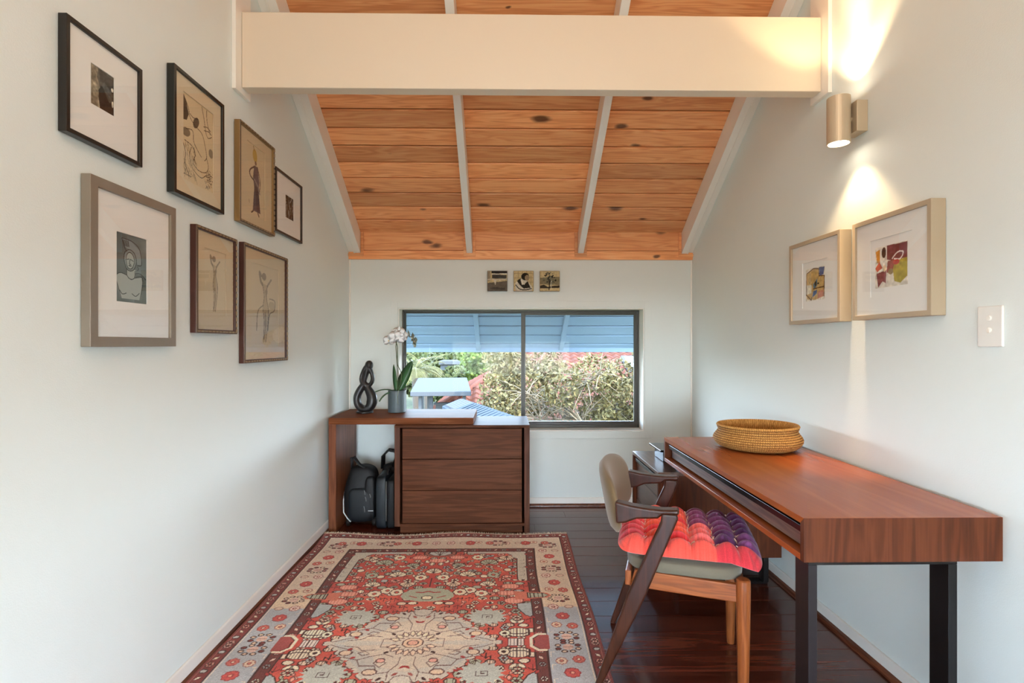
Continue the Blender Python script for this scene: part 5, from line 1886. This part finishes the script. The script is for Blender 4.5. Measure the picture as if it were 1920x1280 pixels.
for ci in range(6):
    for ri in range(8):
        cols_[(col_idx == ci) & (row_idx == ri)] = pal[(ci, ri)]
slub = np.interp(np.arange(NX), np.arange(0, NX, 1), np.random.default_rng(3).normal(size=NX)) * .05
cols_ = np.clip(cols_ * (1 + slub[None, :, None]), 0, 1)
def cush(nm, Z, C):
    me = grid_mesh(nm, X, Y, Z, lin(C))
    return me
zt_ = top + drop + .010
zb_ = bot + drop + .010
me = grid_mesh('cover', np.concatenate([X, X[::-1]], 0), np.concatenate([Y, Y[::-1]], 0), np.concatenate([zt_, zb_[::-1]], 0), lin(np.concatenate([cols_, cols_[::-1]], 0)))
link('cover', me, 'cushion_cloth', CU)
tuft_me = None
for a in tx:
    for b_ in ty:
        z_ = .010 + .012 + .042 * .22 * .12 + .003
        m_ = MB()
        for q in range(3):
            an = rc.uniform(0, 6.28)
            m_.tube([(0, 0, -.004), (.005 * math.cos(an), .005 * math.sin(an), .008), (.015 * math.cos(an), .015 * math.sin(an), .014)], .0016, 5)
        m_.build('tuft', 'tuft_thread', CU, loc=(cxo + hx * a, hy * b_, z_))

# ================================================================ outside the window
def leafy(name, c, rough=0.6, var=0.3):
    m, t, b = newmat(name)
    tc = node(t, 'ShaderNodeTexCoord')
    nz_ = node(t, 'ShaderNodeTexNoise', Scale=1.6, Detail=4.0)
    t.links.new(tc.outputs['Object'], nz_.inputs['Vector'])
    cr = node(t, 'ShaderNodeValToRGB')
    cr.color_ramp.elements[0].position = .3
    cr.color_ramp.elements[1].position = .7
    cr.color_ramp.elements[0].color = tuple(x * (1 - var) for x in c[:3]) + (1,)
    cr.color_ramp.elements[1].color = tuple(min(1, x * (1 + var)) for x in c[:3]) + (1,)
    t.links.new(nz_.outputs['Fac'], cr.inputs[0])
    t.links.new(cr.outputs[0], b.inputs['Base Color'])
    b.inputs['Roughness'].default_value = rough
    b.inputs['Specular IOR Level'].default_value = .12


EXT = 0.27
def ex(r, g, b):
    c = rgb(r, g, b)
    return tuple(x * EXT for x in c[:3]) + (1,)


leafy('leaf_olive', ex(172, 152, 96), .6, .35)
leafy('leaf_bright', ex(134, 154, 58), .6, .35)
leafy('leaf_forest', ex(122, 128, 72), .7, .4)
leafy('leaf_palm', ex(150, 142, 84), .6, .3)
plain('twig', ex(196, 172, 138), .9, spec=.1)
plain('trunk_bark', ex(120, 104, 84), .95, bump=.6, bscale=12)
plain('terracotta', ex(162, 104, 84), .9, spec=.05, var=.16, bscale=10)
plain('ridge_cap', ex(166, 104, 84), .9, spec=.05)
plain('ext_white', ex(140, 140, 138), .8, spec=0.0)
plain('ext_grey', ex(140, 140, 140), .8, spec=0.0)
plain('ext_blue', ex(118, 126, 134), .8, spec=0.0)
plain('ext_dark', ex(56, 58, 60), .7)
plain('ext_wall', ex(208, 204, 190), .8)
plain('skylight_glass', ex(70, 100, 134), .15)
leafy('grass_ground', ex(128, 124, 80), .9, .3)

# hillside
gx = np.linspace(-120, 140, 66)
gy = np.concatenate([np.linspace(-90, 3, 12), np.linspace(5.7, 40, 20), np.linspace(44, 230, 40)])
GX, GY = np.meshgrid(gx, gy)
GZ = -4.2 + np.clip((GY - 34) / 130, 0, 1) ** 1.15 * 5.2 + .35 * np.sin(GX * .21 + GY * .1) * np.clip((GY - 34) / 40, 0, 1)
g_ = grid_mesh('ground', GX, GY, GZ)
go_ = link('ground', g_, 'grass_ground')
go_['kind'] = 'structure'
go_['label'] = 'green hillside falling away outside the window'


def gz(y_):
    return -4.2 + np.clip((y_ - 34) / 130, 0, 1) ** 1.15 * 5.2


def leaves(name, centres, radii, n, size, mat, parent, seed, long=2.2, flat=0.6):
    r = np.random.default_rng(seed)
    k_ = len(centres)
    C = np.array(centres, float)
    Rd = np.array(radii, float)
    idx = r.integers(0, k_, n)
    d = r.normal(size=(n, 3))
    d /= np.linalg.norm(d, axis=1, keepdims=True)
    rad = r.uniform(.35, 1.0, (n, 1)) ** .5
    p = C[idx] + d * rad * Rd[idx][:, None] * np.array([1, 1, .85])
    a = r.normal(size=(n, 3))
    a /= np.linalg.norm(a, axis=1, keepdims=True)
    b = np.cross(a, r.normal(size=(n, 3)))
    b /= np.linalg.norm(b, axis=1, keepdims=True)
    s = size * r.uniform(.6, 1.4, (n, 1))
    V = np.stack([p - a * s * long * .5, p + b * s * .5, p + a * s * long * .5, p - b * s * .5], 1).reshape(-1, 3)
    me = bpy.data.meshes.new(name)
    me.vertices.add(n * 4)
    me.vertices.foreach_set('co', V.astype(np.float32).ravel())
    me.loops.add(n * 4)
    me.loops.foreach_set('vertex_index', np.arange(n * 4, dtype=np.int32))
    me.polygons.add(n)
    me.polygons.foreach_set('loop_start', (np.arange(n) * 4).astype(np.int32))
    me.polygons.foreach_set('loop_total', np.full(n, 4, np.int32))
    me.update()
    o = link(name, me, mat, parent)
    o['kind'] = 'stuff'
    return o


def branches(parent, base, top, spread, n, seed, r0, mat='trunk_bark', twig='twig', ntw=60, twl=.5):
    r = random.Random(seed)
    base, top = Vector(base), Vector(top)
    MB().tube([base, base.lerp(top, .35) + Vector((r.uniform(-.1, .1), 0, 0)), base.lerp(top, .7), top], [r0, r0 * .8, r0 * .55, r0 * .3], 10).build('trunk', mat, parent, smooth=True)
    m_ = MB()
    for i in range(n):
        s = base.lerp(top, r.uniform(.45, .95))
        an = r.uniform(0, 6.28)
        e = s + Vector((math.cos(an) * spread * r.uniform(.6, 1), math.sin(an) * spread * r.uniform(.4, .8), spread * r.uniform(-.15, .75)))
        md = s.lerp(e, .5) + Vector((r.uniform(-.2, .2), r.uniform(-.2, .2), r.uniform(0, .25)))
        m_.tube([s, md, e], [r0 * .3, r0 * .2, r0 * .08], 6)
        for q in range(ntw // n):
            u = r.uniform(.3, 1)
            p = s.lerp(md, u * 2) if u < .5 else md.lerp(e, u * 2 - 1)
            dv = Vector((r.gauss(0, 1), r.gauss(0, 1), r.gauss(.2, .8))).normalized() * twl * r.uniform(.5, 1.2)
            m_.tube([p, p + dv * .5 + Vector((0, 0, .04)), p + dv], [r0 * .07, r0 * .05, r0 * .02], 4)
    b = m_.build('branches', twig, parent)
    b['kind'] = 'stuff'


# the big half-bare tree in front of the tiled roof
t = thing('tree', 'broad half-bare olive tree in front of the tiled roof', 'tree', (1.5, 11.6, -4.2))
branches(t, (1.5, 11.6, -4.2), (1.35, 11.6, .2), 1.9, 16, 5, .16, ntw=700, twl=.8)
cs, rs = [], []
rq = random.Random(6)
for i in range(46):
    cs.append((1.45 + rq.uniform(-1.75, 1.85), 11.6 + rq.uniform(-1.1, 1.1), -.45 + rq.uniform(-1.5, 1.5)))
    rs.append(rq.uniform(.35, .62))
leaves('foliage', cs, rs, 26000, .046, 'leaf_olive', t, 3, 2.0)

# bright green trees behind
for (lb, x_, y_, cr_, n_, sd, mt) in (('round bright green tree rising left of the window mullion', -.38, 28.0, 1.9, 5200, 11, 'leaf_bright'),
                                   ('light green tree just right of the window mullion behind the bare branches', 3.4, 31.0, 2.0, 4200, 12, 'leaf_bright')):
    t = thing('tree', lb, 'tree', (x_, y_, -4.2), 'green garden trees')
    branches(t, (x_, y_, -4.2), (x_, y_, .3), cr_ * .8, 8, sd, .18, ntw=40)
    cs = [(x_ + rq.uniform(-1, 1) * cr_ * .75, y_ + rq.uniform(-1, 1) * cr_ * .6, .15 + rq.uniform(-.9, .75)) for _ in range(22)]
    leaves('foliage', cs, [rq.uniform(.5, .85) for _ in cs], n_, .13, mt, t, sd, 1.6)

# trees on the far slope
names = ['far slope tree standing directly above the white canopy', 'far slope tree behind the palm crowns', 'far slope tree at the left window edge', 'far slope tree beside the long white building',
         'far slope tree left of the bright green tree', 'far slope tree touching the eave line at the left', 'far slope tree behind the bright green tree', 'far slope tree below the white building',
         'dark far tree behind the tile roof ridge', 'far tree right of the roof skylight']
spots = [(-4.9, 44, 2.8), (-11.6, 51, 3.2), (-7.7, 37.5, 2.6), (-6.2, 62, 3.4), (0.6, 45, 2.8), (-14.5, 66, 3.8), (1.8, 57, 3.2), (-3.2, 31, 1.6), (6.8, 46, 3.0), (14, 53, 3.4)]
for i, ((x_, y_, cr_), lb) in enumerate(zip(spots, names)):
    zb = float(gz(y_))
    t = thing('hillside_tree', lb, 'tree', (x_, y_, zb), 'trees on the far slope')
    branches(t, (x_, y_, zb - .2), (x_, y_, (-1.2 if i == 7 else -.2)), cr_ * .6, 5, 40 + i, .2, ntw=10)
    cz = -1.05 if i == 7 else -.35
    cs = [(x_ + rq.uniform(-1, 1) * cr_ * .8, y_ + rq.uniform(-1, 1) * cr_ * .6, cz + rq.uniform(-.5, .35) * cr_) for _ in range(18)]
    leaves('foliage', cs, [rq.uniform(.3, .5) * cr_ for _ in cs], 2600, .26, 'leaf_forest', t, 60 + i, 1.5)

# palms at the left edge
for lb, x_, y_, zt_p, ln, sd in (('tall feathery palm at the left edge of the window', -3.35, 20.0, .25, 1.35, 1), ('arching palm behind the white canopy', -4.0, 27.0, -.15, 1.7, 2)):
    t = thing('palm_tree', lb, 'tree', (x_, y_, -4.2), 'palms beyond the canopy')
    MB().tube([(x_, y_, -4.2), (x_ + .1, y_, -2), (x_, y_, zt_p)], [.16, .13, .11], 10).build('trunk', 'trunk_bark', t, smooth=True)
    r = random.Random(sd)
    for k_ in range(15):
        an = 6.283 * k_ / 15 + r.uniform(-.15, .15)
        el = r.uniform(.25, 1.25)
        p = Vector((x_, y_, zt_p))
        d = Vector((math.cos(an) * math.cos(el), math.sin(an) * math.cos(el), math.sin(el)))
        m_ = MB()
        pts = []
        for s in range(11):
            pts.append(p.copy())
            d = (d + Vector((0, 0, -.16))).normalized()
            p = p + d * ln / 10
        m_.tube(pts, [.014] * 10 + [.004], 5)
        for s in range(1, 11):
            tg = (pts[s] - pts[s - 1]).normalized()
            sd_ = tg.cross(Vector((0, 0, 1))).normalized()
            for q in (-1, 1):
                for f in (0, .5):
                    o_ = pts[s - 1].lerp(pts[s], f)
                    ll = .34 * (1 - .5 * abs(s - 4) / 7)
                    tip = o_ + sd_ * q * ll + tg * ll * .6 - Vector((0, 0, .12 * ll + .05))
                    m_.add([o_ - tg * .02, o_ + tg * .02, tip, o_ + Vector((0, 0, .01))], [(0, 1, 2), (0, 3, 2), (1, 3, 2)])
        m_.build('frond', 'leaf_palm', t, fixn=False)

# neighbouring house with a tiled hip roof
t = thing('neighbour_house', 'neighbouring house with a terracotta tiled hip roof behind the bare tree', 'building', (4.5, 17, -4.2))
MB().box(-1.7, 10.5, 14.7, 24, -4.2, -.62).build('walls', 'ext_wall', t)
hs = .36
def roofz(y_):
    return -.9 + hs * (y_ - 14.0)
TWD, TRW = .30, .33
nrow = int(5.3 / (TRW * .94))
V, Fc = [], []
NXc = 42 * 6
for r_ in range(nrow):
    ya, yb_ = 14.0 + r_ * TRW * .94, 14.0 + (r_ + 1) * TRW * .94
    xl = -2.4 + (ya - 14.0) * .62
    xr_ = 11.5 - (ya - 14.0) * .62
    n_ = int((xr_ - xl) / TWD * 6)
    b0 = len(V)
    for i in range(n_ + 1):
        x_ = xl + (xr_ - xl) * i / n_
        w_ = .035 * math.sin(2 * math.pi * x_ / TWD)
        V += [(x_, ya - .03, roofz(ya) + w_ - .025), (x_, ya - .02, roofz(ya) + w_ + .045), (x_, yb_, roofz(yb_) + w_ + .005)]
    for i in range(n_):
        a = b0 + i * 3
        Fc += [(a, a + 3, a + 4, a + 1), (a + 1, a + 4, a + 5, a + 2)]
ro = MB().add(V, Fc).build('roof_tiles', 'terracotta', t, fixn=False)
ro['kind'] = 'stuff'
# left hip face
V, Fc = [], []
for r_ in range(nrow):
    xa = -2.4 + r_ * TRW * .94 * .62
    xb = xa + TRW * .94 * .62
    ya, yb_ = 14.0 + r_ * TRW * .94, 24.6 - r_ * TRW * .94
    n_ = max(4, int((yb_ - ya) / TWD * 4))
    z0, z1 = roofz(ya), roofz(ya + TRW * .94)
    b0 = len(V)
    for i in range(n_ + 1):
        y_ = ya + (yb_ - ya) * i / n_
        w_ = .035 * math.sin(2 * math.pi * y_ / TWD)
        V += [(xa - .02, y_, z0 + w_ - .025), (xa - .02, y_, z0 + w_ + .045), (xb, y_, z1 + w_ + .005)]
    for i in range(n_):
        a = b0 + i * 3
        Fc += [(a, a + 3, a + 4, a + 1), (a + 1, a + 4, a + 5, a + 2)]
ro = MB().add(V, Fc).build('hip_tiles', 'terracotta', t, fixn=False)
ro['kind'] = 'stuff'
MB().tube([(-2.4, 14.0, -.87), (.886, 19.3, 1.03)], .085, 10).build('hip_ridge', 'ridge_cap', t, smooth=True)
MB().tube([(.886, 19.3, 1.05), (8.2, 19.3, 1.05)], .09, 10).build('roof_ridge', 'ridge_cap', t, smooth=True)
MB().prism([(19.25, 1.0), (24.6, -.9), (24.6, -.98), (19.25, .9)], 0, -.2, 9).build('rear_roof', 'terracotta', t)
MB().box(-2.45, 11.5, 13.9, 14.0, -1.04, -.9).build('gutter', 'ext_white', t)
# skylight on the roof
s_ = MB()
yA, yB_ = 17.35, 18.45
s_.add([(4.05, yA, roofz(yA) + .06), (5.4, yA, roofz(yA) + .06), (5.4, yB_, roofz(yB_) + .06), (4.05, yB_, roofz(yB_) + .06), (4.05, yA, roofz(yA) + .17), (5.4, yA, roofz(yA) + .17), (5.4, yB_, roofz(yB_) + .17), (4.05, yB_, roofz(yB_) + .17)],
       [(0, 3, 2, 1), (4, 5, 6, 7), (0, 1, 5, 4), (1, 2, 6, 5), (2, 3, 7, 6), (3, 0, 4, 7)])
sk = s_.build('skylight', 'ext_white', t)
MB().add([(4.13, yA + .08, roofz(yA + .08) + .176), (5.32, yA + .08, roofz(yA + .08) + .176), (5.32, yB_ - .08, roofz(yB_ - .08) + .176), (4.13, yB_ - .08, roofz(yB_ - .08) + .176),
          (4.13, yA + .08, roofz(yA + .08) + .16), (5.32, yA + .08, roofz(yA + .08) + .16), (5.32, yB_ - .08, roofz(yB_ - .08) + .16), (4.13, yB_ - .08, roofz(yB_ - .08) + .16)],
         [(0, 1, 2, 3), (4, 5, 6, 7), (0, 1, 5, 4), (1, 2, 6, 5), (2, 3, 7, 6), (3, 0, 4, 7)]).build('skylight_pane', 'skylight_glass', sk)

# white flat canopy
t = thing('carport', 'flat white canopy on slim posts seen behind the orchid pot', 'canopy', (-1.7, 15.4, -4.2))
zt_c = .12
V = [(-2.26, 12.9), (-.80, 13.0), (-1.28, 18.4), (-2.92, 18.2)]
MB().add([(a, b_, zt_c - .11) for a, b_ in V] + [(a, b_, zt_c) for a, b_ in V], [(3, 2, 1, 0), (4, 5, 6, 7), (0, 1, 5, 4), (1, 2, 6, 5), (2, 3, 7, 6), (3, 0, 4, 7)]).build('canopy_roof', 'ext_grey', t, bevel=.01)
for (a, b_) in ((-2.05, 13.1), (-1.95, 13.9), (-1.78, 13.1), (-.98, 13.15), (-1.45, 18.1), (-2.75, 18.0)):
    MB().box(a - .04, a + .04, b_ - .04, b_ + .04, -4.2, zt_c - .112).build('post', 'ext_dark' if a > -2 and b_ < 13.5 and a < -1 else 'ext_white', t)
t = thing('garden_wall', 'short white rendered wall standing under the white canopy', 'wall', (-1.3, 13.8, -4.2))
MB().box(-1.75, -.95, 13.7, 13.85, -4.2, -.28).build('wall_panel', 'ext_white', t)
MB().box(-1.80, -.90, 13.66, 13.89, -.28, -.24).build('coping', 'ext_grey', t)

# slatted pergola roof close to the house
t = thing('pergola', 'blue-grey pergola roof with pale slats just below the window', 'pergola', (-.4, 8.2, -4.2))
q = [(-.98, 8.9), (-.80, 10.0), (.14, 7.55), (-.2, 6.5)]
zp = .19
def pp(a, b_):
    A0, B0, C0, D0 = (Vector((x_, y_, zp)) for x_, y_ in q)
    return A0.lerp(B0, b_).lerp(D0.lerp(C0, b_), a)
def beam(p0, p1, w_, h_):
    d = (p1 - p0)
    L_ = d.length
    d.normalize()
    sd_ = d.cross(Vector((0, 0, 1)))
    return ((p0 + p1) / 2, d * L_ / 2, sd_ * w_, Vector((0, 0, h_)))
for a0_, b0_, a1_, b1_ in ((0, 0, 1, 0), (0, 1, 1, 1), (0, 0, 0, 1), (1, 0, 1, 1)):
    MB().obox(*beam(pp(a0_, b0_), pp(a1_, b1_), .05, .05)).build('beam', 'ext_blue', t, bevel=.004)
for k_ in range(18):
    a = (k_ + .5) / 18
    MB().obox(*beam(pp(a, .03) + Vector((0, 0, .06)), pp(a, .97) + Vector((0, 0, .06)), .05 if a > .3 else .028, .008)).build('slat', 'ext_grey' if a < .3 else 'ext_blue', t)
for a, b_ in ((0.03, .06), (.03, .94), (.97, .06), (.97, .94)):
    p = pp(a, b_)
    MB().box(p.x - .04, p.x + .04, p.y - .04, p.y + .04, -4.2, zp - .051).build('post', 'ext_blue', t)

# long white building on the far slope
t = thing('far_building', 'long low white building seen among the trees above the white canopy', 'building', (-3.25, 33.5, -4.2))
MB().box(-3.9, -2.6, 32.8, 34.6, -4.2, .02).build('walls', 'ext_white', t)
MB().box(-3.98, -2.52, 32.6, 34.8, .02, .25).build('roof', 'ext_white', t, bevel=.02)

for o in scene.objects:
    if o.get('local'):
        del o['local']
    if o.type == 'LIGHT' and o.data.type == 'SPOT':
        s_o = bpy.data.objects['wall_sconce']
        o.parent = s_o
        o.matrix_parent_inverse = Matrix.Translation(-Vector(s_o.location))
